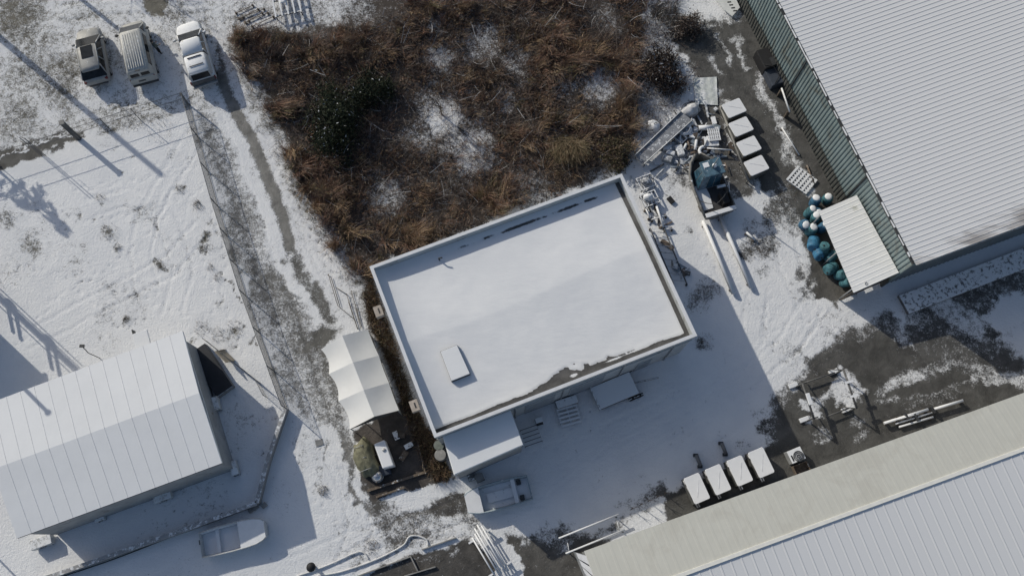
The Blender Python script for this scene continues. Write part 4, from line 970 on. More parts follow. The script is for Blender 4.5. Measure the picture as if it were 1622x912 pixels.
# ------------------------------------------------------------------ boats
hull_m = mat('hull_white', (0.50, 0.51, 0.51), .45, var=.10, snow=.35); hull_b = mat('hull_blue', (0.33, 0.40, 0.44), .5, var=.12, snow=.35)
deck_m = mat('deck_snow', (0.79, 0.80, 0.815), .9, var=.03); inside_m = mat('boat_inside', (0.42, 0.46, 0.48), .6, var=.15, snow=.75)
def skiff(name, label, stern, bow, length, beam, hh, fore, hm_, snowfill, z=.5):
    a = P(*stern, z); b = P(*bow, z); c = (a + b) / 2; t = thing(name, label, 'boat', (c.x, c.y, 0), math.atan2(b.y - a.y, b.x - a.x))
    L = length; W = beam / 2
    st = [(-.5, .88), (-.3, .97), (-.05, 1.0), (.18, .98), (.34, .92), (.45, .76), (.5, .60)]
    outer = []; innr = []
    for u, w in st:
        x = u * L; hw = w * W; sh = hh * (1 + .18 * max(0, u) * 2)
        outer.append([(x, hw, sh), (x, hw * .93, sh * .5), (x, hw * .7, .06), (x, -hw * .7, .06), (x, -hw * .93, sh * .5), (x, -hw, sh)])
        innr.append([(x, hw - .06, sh), (x, hw * .85, .22), (x, -hw * .85, .22), (x, -(hw - .06), sh)])
    m = MB(); n = 6
    vs = [p for r in outer for p in r]; fs = []
    for i in range(len(outer) - 1):
        for k in range(n - 1): fs.append((i * n + k, i * n + k + 1, (i + 1) * n + k + 1, (i + 1) * n + k))
    fs.append(tuple(range(n))); fs.append(tuple((len(outer) - 1) * n + k for k in range(n)))
    m.add(vs, fs, False); m.build('hull', hm_, t)
    k_in = len([1 for u, w in st if u <= fore])
    m = MB(); vs = [p for r in innr[:k_in + 1] for p in r]; fs = []
    for i in range(k_in):
        for k in range(3): fs.append((i * 4 + k, i * 4 + k + 1, (i + 1) * 4 + k + 1, (i + 1) * 4 + k))
    m.add(vs, fs); m.build('floor', inside_m if not snowfill else deck_m, t)
    for s in (-1, 1):
        m = MB().path([(u * L, s * (w * W - .01), hh * (1 + .18 * max(0, u) * 2) + .02) for u, w in st], .05, 6); m.build('gunwale', hm_, t)
    fd = [(u, w) for u, w in st if u >= fore - .001]
    u0 = fore; w0 = np.interp(u0, [q[0] for q in st], [q[1] for q in st]); fd = [(u0, w0)] + [q for q in fd if q[0] > u0 + .01]
    pts = [(u * L, w * W * .96) for u, w in fd] + [(u * L, -w * W * .96) for u, w in reversed(fd)]
    MB().prism([(x, y, hh * (1 + .18 * max(0, x / L) * 2) - .02) for x, y in pts], [(x, y, hh * (1 + .18 * max(0, x / L) * 2) + .06) for x, y in pts]).build('foredeck', deck_m, t)
    tr = MB().box((-.5 * L + .03, 0, hh * .55), (.07, beam * .8, hh * .8)).build('transom', hm_, t)
    return t, L, W
t, L, W = skiff('skiff', 'white flat skiff filled with snow in the shadow of the prefab building', (324, 862), (417, 838), 4.2, 1.75, .72, .10, hull_m, True)
MB().box((-.5 * L - .02, .2, .42), (.14, .3, .5)).build('outboard_bracket', dark_m, t, bevel=.02)
MB().box((-.25 * L, 0, .40), (.22, 1.45, .05)).build('thwart', deck_m, t)
t, L, W = skiff('rowing_boat', 'blue grey rowing boat with snow covered bow beside the annex', (836, 772), (742, 797), 4.3, 1.75, .66, .27, hull_b, False)
MB().box((-.26 * L, 0, .52), (.26, 1.66, .07)).build('thwart', deck_m, t); MB().box((-.05 * L, 0, .30), (1.9, .62, .10)).build('centre_board', inside_m, t)
for s in (-1, 1): MB().box((-.35 * L, s * .5, .34), (.30, .34, .16)).build('locker', dark_m, t, bevel=.02)
# workboat with glazed wheelhouse among the scrap
c_ = P(1118, 302); a_ = ang((1128, 338), (1085, 235))
t = thing('workboat', 'grey workboat with blue glazed wheelhouse laid up among the scrap', 'boat', (c_.x, c_.y, 0), a_)
hw_ = mat('workboat_hull', (0.19, 0.185, 0.175), .7, var=.3, vs=3, snow=.35); bl_ = mat('blue_glazing', (0.045, 0.105, 0.155), .15, var=.4, vs=2.5, spec=.6)
st = [(-2.3, 1.18, 1.0), (-1.2, 1.22, 1.0), (0, 1.22, 1.05), (1.1, 1.1, 1.15), (1.9, .75, 1.3), (2.4, .22, 1.42)]
m = MB(); vs = []; fs = []
for x, w, h in st: vs += [(x, w, h), (x, w * .9, .45), (x, w * .35, .05), (x, -w * .35, .05), (x, -w * .9, .45), (x, -w, h)]
for i in range(len(st) - 1):
    for k in range(5): fs.append((i * 6 + k, i * 6 + k + 1, i * 6 + k + 7, i * 6 + k + 6))
fs += [tuple(range(6)), tuple(30 + k for k in range(6))]
m.add(vs, fs); m.build('hull', hw_, t)
MB().slab([(-2.2, 1.05), (-2.2, -1.05), (.9, -1.0), (1.7, -.7), (2.2, 0), (1.7, .7), (.9, 1.0)], .55, .68).build('deck', mat('boat_deck_shade', (0.06, 0.06, 0.062), .8, snow=.0), t)  # deck coloured black to stand in for the wheelhouse's shadow
MB().slab([(-1.7, .98), (-1.7, .25), (-.6, .12), (.3, .2), (.3, .98)], .685, .74).build('deck_snow', snow_m, t, bevel=.02)
for s in (-1, 1): MB().path([(x, s * w, h + .03) for x, w, h in st], .11 if s > 0 else .06, 8).build('gunwale', hw_, t)
wh = MB().prism([(-.1, -.85, .69), (1.35, -.7, .69), (1.35, .7, .69), (-.1, .85, .69)], [(.1, -.7, 2.85), (.95, -.6, 2.85), (.95, .6, 2.85), (.1, .7, 2.85)]).build('wheelhouse', mat('wheelhouse_frame', (0.30, 0.33, 0.35), .5), t)
def wpane(a, b, c, d, mm):
    vs = [Vector(q) for q in (a, b, c, d)]; ctr = sum(vs, Vector()) / 4; vs = [lerp(ctr, q, .88) for q in vs]
    n = (vs[1] - vs[0]).cross(vs[2] - vs[0]).normalized()
    if n.dot(ctr - Vector((.5, 0, 1.9))) < 0: n = -n
    MB().prism([q + n * .004 for q in vs], [q + n * .03 for q in vs]).build('window_pane', mm, wh)
for y0, y1, t0, t1 in ((-.85, -.28, -.7, -.23), (-.28, .28, -.23, .23), (.28, .85, .23, .7)): wpane((-.1, y0, .69), (-.1, y1, .69), (.1, t1, 2.85), (.1, t0, 2.85), bl_ if y0 < 0 else mat('pale_glazing', (.20, .27, .32), .2, var=.3, vs=3))
for s in (-1, 1):
    wpane((-.1, s * .85, .69), (.62, s * .775, .69), (.52, s * .65, 2.85), (.1, s * .7, 2.85), bl_); wpane((.62, s * .775, .69), (1.35, s * .7, .69), (.95, s * .6, 2.85), (.52, s * .65, 2.85), bl_)
wr = MB().box((.52, 0, 2.9), (1.25, 1.55, .09)).build('wheelhouse_roof', mat('wh_roof', (0.085, 0.15, 0.20), .35, var=.4, vs=3, snow=.30), t, bevel=.03)
MB().box((.80, .38, 2.965), (.38, .42, .05)).build('roof_snow', snow_m, wr, bevel=.015)
MB().path([(.5, 0, 2.85), (.45, 0, 4.6)], [.06, .03], 8).build('mast', steel_bare, t); MB().lathe([(.02, 0), (.16, .05), (.18, .14), (.1, .24), (.02, .27)], 14, (.55, -.15, 2.95)).build('radar_dome', coping_m, t)
MB().box((-2.25, 0, 1.12), (.34, 2.35, .16)).build('stern_bar', steel_snow, t, bevel=.03)
MB().path([(-1.1, -1.1, 1.05), (-1.0, -.9, 1.9), (-1.6, -.2, 2.2), (-1.9, .4, 2.0), (-1.5, .9, 1.6), (-1.0, 1.1, 1.05)], .03, 6).build('hoop_rail', dark_m, t)
MB().box((-1.35, -.62, 1.05), (.9, .5, .62)).build('engine_box', black_m, t, bevel=.04); MB().tube((-.5, -1.0, 1.3), (-.45, -.35, 1.32), .13, n=10).build('snowy_roller', steel_snow, t)
MB().tube((-1.0, -1.15, 1.1), (-.2, -1.5, .9), .05).build('derrick', steel_snow, t)
for s in (-1, 1): MB().box((-1.2, s * .9, .22), (.4, .25, .44)).build('cradle_block', wood_bare, t)

# ------------------------------------------------------------------ plastic barrels by the lean-to shed
def barrel(x, y, body, cap, tiltx, label, sc=1.0, z=.55):
    p = P(x, y, z); t = thing('barrel', label, 'barrel', (p.x, p.y, 0), random.uniform(0, 6), 'plastic barrels by the shed')
    pr = [(.24, .0), (.29, .04), (.31, .22), (.315, .45), (.31, .68), (.29, .86), (.22, .92)]
    b_ = MB().lathe([(r * sc, h * sc) for r, h in pr], 18).build('drum', body, t)
    for zz0 in (.28, .62): MB().torus((0, 0, zz0 * sc), .315 * sc, .014, 18, 6).build('hoop', body, b_)
    MB().lathe([(.05 * sc, .935 * sc), (.05 * sc, .97 * sc), (.01, .975 * sc)], 10, (.12 * sc, 0, 0)).build('bung', dark_m, b_)
    if cap: MB().lathe([(.25 * sc, .90 * sc), (.22 * sc, .95 * sc), (.12 * sc, .975 * sc), (.005, .98 * sc)], 9, (.05, -.04, 0)).build('snow_cap', snow_m, t)
    if tiltx: t.rotation_euler = (tiltx, 0, random.uniform(0, 6)); t.location.z = .05 + .28 * abs(math.sin(tiltx))
    t.scale = (random.uniform(.9, 1.15), random.uniform(.9, 1.15), random.uniform(.85, 1.1))
    return t
lw_ = 'snow capped plastic barrel standing beside the white roofed lean-to shed'; lb_ = 'bare bright blue barrel standing beside the white roofed lean-to shed'; lt_ = 'bare dark teal barrel beside the white roofed lean-to shed'
for x, y in ((1291, 321), (1281, 337), (1291, 335), (1274, 353), (1293, 346), (1284, 364), (1301, 361), (1311, 315)): barrel(x, y, (blue_m, teal_m)[int(x) % 3 == 0], True, random.choice((0, .15, -.2, .3, .1)), lw_, 1.1)
for x, y in ((1292, 376), (1294, 390)): barrel(x, y, mat('bright_blue', (0.04, 0.16, 0.28), .6, var=.35, vs=4, snow=.12), False, 1.15, lb_, 1.25)
for x, y in ((1311, 413), (1330, 433), (1338, 445), (1306, 399), (1325, 420)): barrel(x, y, teal_m, False, random.choice((.3, 1.1, 1.3)), lt_, 1.15)
# ------------------------------------------------------------------ pallets, frames, scrap
def pallet(loc, rz, size, label, m, group=None, boards=6, z0=0.0, cross=3):
    t = thing('pallet', label, 'pallet', (loc.x, loc.y, z0), rz, group); w, l = size
    for k in range(cross): MB().box((0, -l / 2 + .06 + k * (l - .12) / (cross - 1), .05), (w, .1, .09)).build('bearer', m, t)
    for k in range(boards): MB().box((-w / 2 + .06 + k * (w - .12) / (boards - 1), 0, .116), (w / boards * .58, l, .035)).build('board', m, t)
    return t
pw = mat('pallet_white', (0.62, 0.61, 0.6), .7, snow=.8); pg = mat('pallet_grey', (0.22, 0.21, 0.2), .8, snow=.75)
pallet(P(1269, 286), ang((1254, 280), (1281, 300)), (1.75, 1.5), 'snow whitened pallet lying near the green hall wall', pw, None, 6, .02, 7)
pallet(P(901, 659), ang((887, 655), (912, 648)) + math.pi / 2, (1.25, 1.45), 'slatted grey pallet on shaded snow by the grey building wall', pg, None, 5, .12)
tag(origin(MB().box((*P(897, 638)[:2], .3), (1.5, .55, .5), ang((880, 643), (914, 632))).build('crate', mat('crate_grey', (0.17, 0.18, 0.19), .7, snow=.7), bevel=.03)), 'low grey crate between slatted pallet and the grey building wall', 'crate')
pallet(P(1130, 214, .3), ang((1118, 214), (1137, 212)), (.9, 1.1), 'pale slatted rack lying flat on the scrap heap', pw, None, 6, .35, 4)
def bar(name, a, b, z, r, m, label, cat, group=None, legs=0, n=8):
    A, B2 = P(*a, z), P(*b, z); c = (A + B2) / 2; t = thing(name, label, cat, (c.x, c.y, 0), 0, group)
    MB().path([A, B2], r, n).build('tube', m, t, True)
    for k in range(2): q = lerp(A, B2, .06 + .88 * k); MB().box((q.x, q.y, max(.03, (z - r) / 2)), (.12, .3, max(.05, z - r)), math.atan2((B2 - A).y, (B2 - A).x)).build('block', wood_bare, t, True)
    return t
pipe_w = mat('white_pipe', (0.55, 0.55, 0.55), .5, snow=.85)
bar('long_pipe', (1113, 350), (1162, 465), .25, .16, pipe_w, 'thick snow topped pipe south of workboat, the one closer to grey building', 'pipe', 'long pipes by the workboat')
bar('long_pipe', (1139, 340), (1190, 456), .25, .16, pipe_w, 'thick snow topped pipe south of workboat, the one closer to lean-to shed', 'pipe', 'long pipes by the workboat')
bar('short_pipe', (1182, 368), (1196, 380), .2, .09, pipe_w, 'short white pipe lying in the long shadow beside the workboat', 'pipe')
# scrap heap
def scrapbox(x, y, d, rz, m, name, label, cat, z=0.0, group=None, bev=.02):
    p = P(x, y, z); t = origin(MB().box((p.x, p.y, z + d[2] / 2), d, rz).build(name, m, bevel=bev)); return tag(t, label, cat, group)
foam = mat('foam_snow', (0.60, 0.61, 0.63), .8, var=.08, snow=.6); foam_g = mat('foam_grey', (0.28, 0.29, 0.31), .8, var=.15, snow=.45)
for i, (x, y, dx, dy, a, m) in enumerate(((1056, 237, .65, .36, 0, foam), (1061, 245, .7, .36, -.3, foam), (1056, 254, .75, .5, -.3, foam_g), (1076, 241, .55, .9, .25, foam))):
    t = thing('float_block', ('white foam float with flat top on the scrap heap', 'white foam float lying askew on the scrap heap', 'dark grey foam float on the scrap heap', 'tall pale foam float standing on the scrap heap')[i], 'float', P(x, y), a)
    MB().box((0, 0, .2), (dx, dy, .4)).build('block', m, t, bevel=.08); MB().tube((-dx / 2 - .02, 0, .2), (dx / 2 + .02, 0, .2), .05).build('rod', dark_m, t)
def roll(a, b, z, r, label):
    A, B2 = P(*a, z), P(*b, z); t = thing('pipe_length', label, 'pipe', ((A + B2) / 2).to_tuple()[:2] + (0,), 0)
    o = MB().path([A, B2], r, 12).build('tube', pipe_w, t, True); MB().path([lerp(A, B2, -.01), lerp(A, B2, 1.01)], r * .82, 12).build('bore', dark_m, t, True)
roll((1106, 203), (1129, 202), .35, .20, 'fat white pipe length on the north edge of the scrap heap')
roll((1103, 222), (1101, 238), .3, .11, 'slim white pipe standing crosswise in the middle of the scrap heap')
roll((1087, 228), (1083, 237), .28, .10, 'short slim white pipe beside the tall pale float')
A0 = P(1083, 208); t = thing('pump_casing', 'round pale pump casing with open ring on the scrap heap', 'pump', A0, .3)
MB().torus((0, 0, .35), .42, .14, 22, 10).build('ring', foam, t); MB().box((.45, .25, .35), (.7, .28, .28), .2).build('outlet', foam, t, bevel=.05); MB().lathe([(.3, .05), (.34, .3), (.2, .33)], 16).build('housing', foam_g, t)
A0 = P(1114, 243); t = thing('elbow_pipe', 'white curved elbow pipe at the south of the scrap heap', 'pipe', A0, 1.2)
MB().torus((0, 0, .35), .36, .13, 12, 10, 0, .4, 3.0).build('bend', pipe_w, t)
for k in range(3): MB().torus((.55 + .12 * k, .1, .3), .16, .045, 14, 6, 1.4).build('flange', foam, t)
bar('scrap_pole', (1120, 235), (1160, 238), .5, .06, pipe_w, 'thin white pole pointing from scrap heap to the tank rail', 'pole')
scrapbox(1126, 227, (1.05, .75, .3), ang((1115, 227), (1137, 226)), foam, 'panel_stack', 'pale flat panel stack under the slatted rack', 'panel', .02)
t = thing('steel_tray', 'pale open steel tray leaning in the scrap heap', 'tray', P(1074, 219), ang((1064, 215), (1080, 228)))
MB().box((0, 0, .12), (1.1, .62, .04)).build('bottom', foam_g, t)
for s in (-1, 1): MB().box((0, s * .31, .22), (1.1, .06, .22)).build('side', foam, t); MB().box((s * .55, 0, .22), (.06, .62, .22)).build('end', foam, t)
t = thing('pedal_seat', 'pale boxy seat with a dark hole beside the conveyor', 'seat', P(1064, 204), ang((1056, 205), (1070, 214)))
MB().box((0, 0, .2), (.9, .62, .4)).build('box', foam, t, bevel=.06); MB().lathe([(.14, .40), (.14, .43), (.1, .41)], 14, (.05, .05, 0)).build('hole', black_m, t)
# loose scrap strewn through the heap and along the east wall
sp_m = [mat('scrap_a', (.40, .42, .45), .7, var=.2, snow=.5), mat('scrap_b', (.20, .24, .28), .6, var=.25, snow=.35), mat('scrap_c', (.52, .53, .55), .7, snow=.7), mat('scrap_d', (.10, .10, .10), .7, snow=.25), mat('scrap_e', (.16, .125, .10), .8, var=.3, snow=.3)]
rs = random.Random(77)
HEAP = [(rs.gauss(1094, 26), rs.gauss(224, 22)) for _ in range(110)] + [(rs.gauss(1135, 9), rs.gauss(262, 18)) for _ in range(16)] + [(rs.uniform(1012, 1075) , 0) for _ in range(24)] + [(rs.gauss(1085, 20), rs.gauss(262, 10)) for _ in range(14)]
for k, (x, y) in enumerate(HEAP):
    if y == 0: u = rs.random(); x = 1012 + 68 * u + rs.gauss(0, 7); y = 285 + 150 * u
    p = P(x, y); mm = rs.choice(sp_m); rz = rs.uniform(0, 3.14); z0 = rs.uniform(0, .18) if k < 110 else 0.0; kind = rs.random(); m = MB()
    if kind < .38: L_ = rs.uniform(.45, 1.6); m.box((p.x, p.y, z0 + .05), (L_, rs.uniform(.06, .16), .06), rz, 0, rs.uniform(-.12, .12)); nm = 'scrap_board'
    elif kind < .62: m.box((p.x, p.y, z0 + .1), (rs.uniform(.25, .65), rs.uniform(.22, .5), rs.uniform(.12, .34)), rz, rs.uniform(-.3, .3), rs.uniform(-.2, .2), (.9, .86)); nm = 'scrap_block'
    elif kind < .82: L_ = rs.uniform(.3, .9); d2 = Vector((math.cos(rz), math.sin(rz), rs.uniform(-.1, .25))) * L_ / 2; c2 = Vector((p.x, p.y, z0 + .14)); m.path([c2 - d2, c2 + d2], rs.uniform(.03, .09), 8); nm = 'scrap_tube'
    else: m.box((p.x, p.y, z0 + .06), (rs.uniform(.4, 1.1), rs.uniform(.3, .7), .025), rz, rs.uniform(-.25, .25), rs.uniform(-.2, .2)); nm = 'scrap_plate'
    along = k >= 126 and k < 150
    one(m, nm, mm, {'scrap_board': 'narrow loose board', 'scrap_block': 'small tilted block', 'scrap_tube': 'short loose tube', 'scrap_plate': 'thin tilted plate'}[nm] + (' in litter along the east wall' if along else ' strewn in the scrap heap by the workboat'), 'scrap', nm.split('_')[1] + 's of scrap ' + ('by the east wall' if along else 'in the heap'))
# conveyor / ladder frame
c0, c1, c2, c3 = P(1006, 246, .7), P(1079, 176, .7), P(1097, 190, .7), P(1020, 260, .7)
t = thing('conveyor', 'long grey conveyor bed with snow edged rails at the scrap heap', 'conveyor', ((c0 + c2) / 2).to_tuple()[:2] + (0,), ang((1006, 246), (1079, 176)))
MB().prism([q - Vector((0, 0, .12)) for q in (c0, c1, c2, c3)], [q - Vector((0, 0, .08)) for q in (c0, c1, c2, c3)]).build('belt', mat('belt', (0.24, 0.25, 0.27), .7, var=.25, snow=.40), t, True)
for p, q in ((c0, c1), (c3, c2)): MB().path([p, q], .055, 6).build('rail', steel_snow, t, True)
for p in (c0, c1, c2, c3): q = lerp(p, (c0 + c2) / 2, .06); MB().tube((q.x, q.y, 0), (q.x, q.y, .6), .04).build('leg', dark_m, t, True)
bm_ = P(1092, 178); t = thing('snowy_bundle', 'lumpy snow covered bundle at the head of the conveyor', 'bundle', bm_, .5)
def lump(sc, n=14, seed=1, flat=.6):
    r = random.Random(seed); m = MB(); vs = []; fs = []; rows = 7
    ph = [r.uniform(0, 6) for _ in range(4)]
    for i in range(rows + 1):
        th2 = math.pi * .5 * i / rows
        for k in range(n):
            a = 2 * math.pi * k / n; rr = 1 + .16 * math.sin(2 * a + ph[0]) + .12 * math.sin(3 * a + ph[1] + i) + .08 * math.sin(5 * a + ph[2] - i)
            vs.append((sc[0] * rr * math.cos(a) * math.cos(th2), sc[1] * rr * math.sin(a) * math.cos(th2), sc[2] * (math.sin(th2) + .05 * math.sin(4 * a + ph[3]) * math.cos(th2)) ))
    for i in range(rows):
        for k in range(n): k2 = (k + 1) % n; fs.append((i * n + k, i * n + k2, (i + 1) * n + k2, (i + 1) * n + k))
    m.add(vs, fs, True); return m
lump((.75, .6, .75), seed=3).build('cover', mat('bundle_snow', (0.62, 0.62, 0.63), .8, var=.2, vs=4), t); MB().torus((0, 0, .3), .66, .03, 18, 6).build('strap', dark_m, t)
t = thing('snow_mound', 'rounded snow covered sack west of the conveyor', 'sack', P(1036, 202), .2); lump((.5, .55, .6), seed=5).build('sack', snow_m, t); MB().path([(-.1, 0, .6), (0, .02, .75), (.1, 0, .62)], .03, 6).build('tie', dark_m, t)
# white sheet on the ground
q = [P(1099, 124, .06), P(1135, 122, .06), P(1137, 167, .06), P(1101, 165, .06)]
t = thing('ground_sheet', 'pale square tarpaulin lying flat north of the fish tanks', 'tarpaulin', ((q[0] + q[2]) / 2).to_tuple()[:2] + (0,))
n = 14; vs = []; fs = []
for i in range(n + 1):
    for j in range(n + 1):
        p = lerp(lerp(q[0], q[1], i / n), lerp(q[3], q[2], i / n), j / n); vs.append(p + Vector((0, 0, .035 * math.sin(i * 1.3 + j * .7) * math.sin(j * .9) + .03 * random.random())))
for i in range(n):
    for j in range(n): a = i * (n + 1) + j; fs.append((a, a + 1, a + n + 2, a + n + 1))
MB().add(vs, fs, True).build('sheet', mat('tarp_pale', (0.56, 0.59, 0.57), .7, var=.12, vs=2.5, dirt=(.74, .75, .76), dscale=1.6, damt=.48), t, True)
MB().path([q[0], q[1], q[2], q[3], q[0]], .02, 5).build('hem_rope', steel_bare, t, True)
q = [P(1128, -8, .3), P(1160, -14, .3), P(1172, 12, .3), P(1160, 26, .3), P(1148, 16, .3)]
t = thing('banner_sheet', 'white printed sheet with black lettering folded at the hall corner', 'banner', P(1155, 8), 0)
MB().prism([p - Vector((0, 0, .1)) for p in q], q).build('sheet', white_panel, t, True)
for k in range(5):
    p0 = P(1152 + k * 3.1, -1 + k * 4.6, .31); MB().box((p0.x, p0.y, .306), (.30, .11, .008), ang((1152, 0), (1162, 20)) + 1.35).build('lettering', black_m, t, True)
# dark machinery and planks beside the green wall
t = thing('dark_skip', 'black bin with torn dark sheeting beside the green hall wall', 'bin', P(1211, 106), ang((1200, 95), (1228, 150)))
MB().box((-.2, 0, .5), (1.7, 1.1, 1.0)).build('bin', black_m, t, bevel=.04); MB().box((1.3, .1, .35), (1.5, 1.2, .7)).build('lower_bin', mat('bin_blue', (0.05, 0.06, 0.08), .7, snow=.1), t, bevel=.04)
MB().path([(.3, -.5, 1.02), (.7, .1, 1.05), (1.5, .3, .8), (2.0, -.3, .75)], .03, 6).build('torn_strip', black_m, t); MB().box((.25, .3, 1.03), (.7, .4, .05)).build('lid', dark_m, t)
bar('leaning_board', (1238, 140), (1251, 178), .9, .07, pipe_w, 'white conduit standing along the green hall wall', 'pipe')
bar('kerb_plank', (1238, 202), (1266, 246), .12, .06, pipe_w, 'snow lined plank edging the strip below the green wall', 'plank')
bar('kerb_plank', (1278, 262), (1290, 292), .12, .06, wood_m, 'dark plank edging continued beside the whitened pallet', 'plank')
# row of frames along the east wall of the main building
def cart(x, y, rz, label, knob):
    t = thing('frame_cart', label, 'cart', P(x, y), rz)
    for s in (-1, 1): MB().box((0, s * .5, .4), (1.25, .08, .09)).build('side_rail', dark_snow, t); MB().box((s * .58, 0, .41), (.08, 1.0, .09)).build('end_rail', dark_snow, t)
    for sx2 in (-1, 1):
        for sy in (-1, 1): MB().tube((sx2 * .55, sy * .46, 0), (sx2 * .55, sy * .46, .36), .035).build('leg', dark_m, t)
    for k in range(3): MB().box((-.3 + k * .3, 0, .38), (.09, .92, .05)).build('slat', dark_snow, t)
    knob(t); return t
az = ang((1010, 300), (1036, 290))
cart(1022, 292, az, 'dark frame cart with a round grey drum by the east wall', lambda t: lump((.38, .36, .42), seed=9).build('drum', mat('drum_grey', (.2, .21, .23), .8, snow=.5), t).__setattr__('location', (0, 0, .42)))
cart(1028, 318, az, 'dark frame cart topped with a snowball shaped cover by east wall', lambda t: lump((.34, .32, .45), seed=12).build('cover', snow_m, t).__setattr__('location', (-.1, .1, .42)))
bar('snowy_pipe', (1040, 327), (1051, 360), .35, .09, pipe_w, 'bright snowy pipe lying beside the east wall', 'pipe')
bar('snowy_pipe', (1023, 331), (1030, 346), .3, .06, pipe_w, 'small snowy pipe near the frame carts', 'pipe')
bar('cross_pipe', (1031, 348), (1056, 341), .25, .05, pipe_w, 'thin crosswise pipe between the frame carts and ladder', 'pipe')
bar('cross_pipe', (1052, 363), (1065, 362), .25, .05, pipe_w, 'short thin pipe end beside the dark ladder', 'pipe')
r0, r1 = P(1053, 365, .3), P(1088, 450, .3); r2, r3 = P(1030, 362, .3), P(1066, 448, .3)
t = thing('long_ladder', 'long dark steel ladder lying along the east wall', 'ladder', ((r0 + r3) / 2).to_tuple()[:2] + (0,), 0)
for p, q2 in ((r0, r1), (r2, r3)): MB().path([p, q2], .05, 6).build('rail', mat('ladder_dark', (.07, .07, .075), .6, snow=.35), t, True)
for k in range(8): u = .05 + k * .9 / 7; MB().path([lerp(r0, r1, u), lerp(r2, r3, u)], .03, 5).build('rung', dark_snow, t, True)
for p in (r0, r1, r2, r3): MB().box((p.x, p.y, .13), (.12, .12, .26)).build('foot', dark_m, t, True)
scrapbox(1062, 318, (.55, .35, .2), ang((1056, 312), (1068, 326)), black_m, 'tool_case', 'small black case lying on snow west of the workboat', 'case')
# trailer and wheels, rack, unit by the south wall
t = thing('flat_trailer', 'snow covered flat trailer by the south wall of the grey building', 'trailer', P(972, 621), ang((945, 640), (1000, 617)))
MB().box((0, .0, .62), (2.9, 1.6, .12)).build('bed', mat('trailer_bed', (0.1, 0.1, 0.11), .7, snow=1.0), t, bevel=.02); MB().box((-1.44, 0, .55), (.12, 1.66, .36)).build('headboard', mat('headboard', (.4, .41, .42), .6, snow=.6), t)
for s in (-1, 1): MB().box((0, s * .8, .54), (2.9, .05, .14)).build('side_rail', dark_m, t)
for x in (.95, 1.5):
    for s in (-1, 1):
        w = MB().tube((x, s * .82, .27), (x, s * 1.02, .27), .27, n=16).build('wheel', black_m, t); MB().torus((x, s * .93, .27), .25, .035, 16, 6, math.pi / 2).build('snow_rim', snow_m, w)
MB().path([(1.45, 0, .5), (3.2, -.3, .4)], .05, 6).build('drawbar', dark_snow, t); MB().tube((-1.0, 0, 0), (-1.0, 0, .56), .05).build('stand', dark_m, t)
t = thing('wire_rack', 'low dark wire rack beside the annex wall', 'rack', P(845, 690), ang((832, 706), (855, 698)))
for k in range(5): MB().tube((-.75, -.55 + k * .28, .5), (.45, -.55 + k * .28, .5), .022).build('rod', dark_m, t)
for x in (-.75, .45):
    for y in (-.55, .57): MB().tube((x, y, 0), (x, y, .5), .025).build('leg', dark_m, t)
MB().tube((.45, -.65, .52), (.45, .75, .52), .03).build('end_rail', steel_snow, t)
t = thing('outdoor_unit', 'small snow topped outdoor unit between annex and pallet', 'unit', P(853, 667), .3); MB().box((0, 0, .42), (.5, .36, .5)).build('case', mat('unit_grey', (.33, .34, .35), .6, snow=.8), t, bevel=.03); MB().box((0, 0, .09), (.44, .3, .16)).build('foot', dark_m, t); MB().lathe([(.15, 0), (.15, .02), (.03, .02)], 14, (0, 0, .0)).build('fan_grille', dark_m, t).__setattr__('rotation_euler', (math.pi / 2, 0, 0)); t.children[-1].location = (0, -.185, .42)
scrapbox(760, 757, (.55, .5, .45), .4, concrete, 'concrete_block', 'pale concrete block south of the annex', 'block'); scrapbox(748, 755, (.6, .5, .35), .35, mat('block_dark', (.12, .12, .12), .9, snow=.4), 'concrete_block', 'darker concrete block beside the pale one south of annex', 'block')
for i, (x, y, s, m) in enumerate(((697, 707, 1.0, mat('drum_green', (.16, .18, .16), .7)), (699, 722, 1.1, concrete))):
    t = thing('storage_drum', ('greenish steel drum at the southwest corner of grey building', 'pale stone coloured drum at the southwest corner of grey building')[i], 'drum', P(x, y))
    MB().lathe([(.34 * s, 0), (.36 * s, .05), (.36 * s, .82), (.33 * s, .85)], 18).build('drum', m, t); MB().torus((0, 0, .82), .35 * s, .02, 18, 6).build('rim', dark_m, t)
# tarp-covered load, white box, silver sphere, plank bed behind the tent
t = thing('tarp_covered_load', 'olive tarpaulin draped over a load behind the white tent', 'load', P(581, 727), ang((572, 700), (592, 755)))
m = MB(); vs = []; fs = []; n = 22; rows = 9
for i in range(rows + 1):
    th2 = math.pi * .5 * i / rows
    for k in range(n):
        a = 2 * math.pi * k / n; rr = 1 + .10 * math.sin(7 * a + .4) * (1 - i / rows) + .08 * math.sin(3 * a)
        vs.append((1.35 * rr * math.copysign(abs(math.cos(a)) ** .7, math.cos(a)) * math.cos(th2) ** .6, .72 * rr * math.copysign(abs(math.sin(a)) ** .7, math.sin(a)) * math.cos(th2) ** .6, 1.15 * math.sin(th2) + .10 * math.sin(9 * a) * math.cos(th2)))
for i in range(rows):
    for k in range(n): k2 = (k + 1) % n; fs.append((i * n + k, i * n + k2, (i + 1) * n + k2, (i + 1) * n + k))
m.add(vs, fs, True).build('tarpaulin', mat('olive_tarp', (0.165, 0.16, 0.105), .75, var=.3, vs=3.5, snow=.22, bump=.02, bs=5), t)
for k in range(3): MB().path([(-.9 + k * .8, -.76, .2), (-.85 + k * .8, -.5, .95), (-.8 + k * .8, .1, 1.2), (-.8 + k * .8, .74, .3)], .02, 5).build('rope', steel_bare, t)
tA = [P(592, 703, 1.25), P(609, 696, 1.25), P(624, 737, 1.25), P(606, 742, 1.25)]
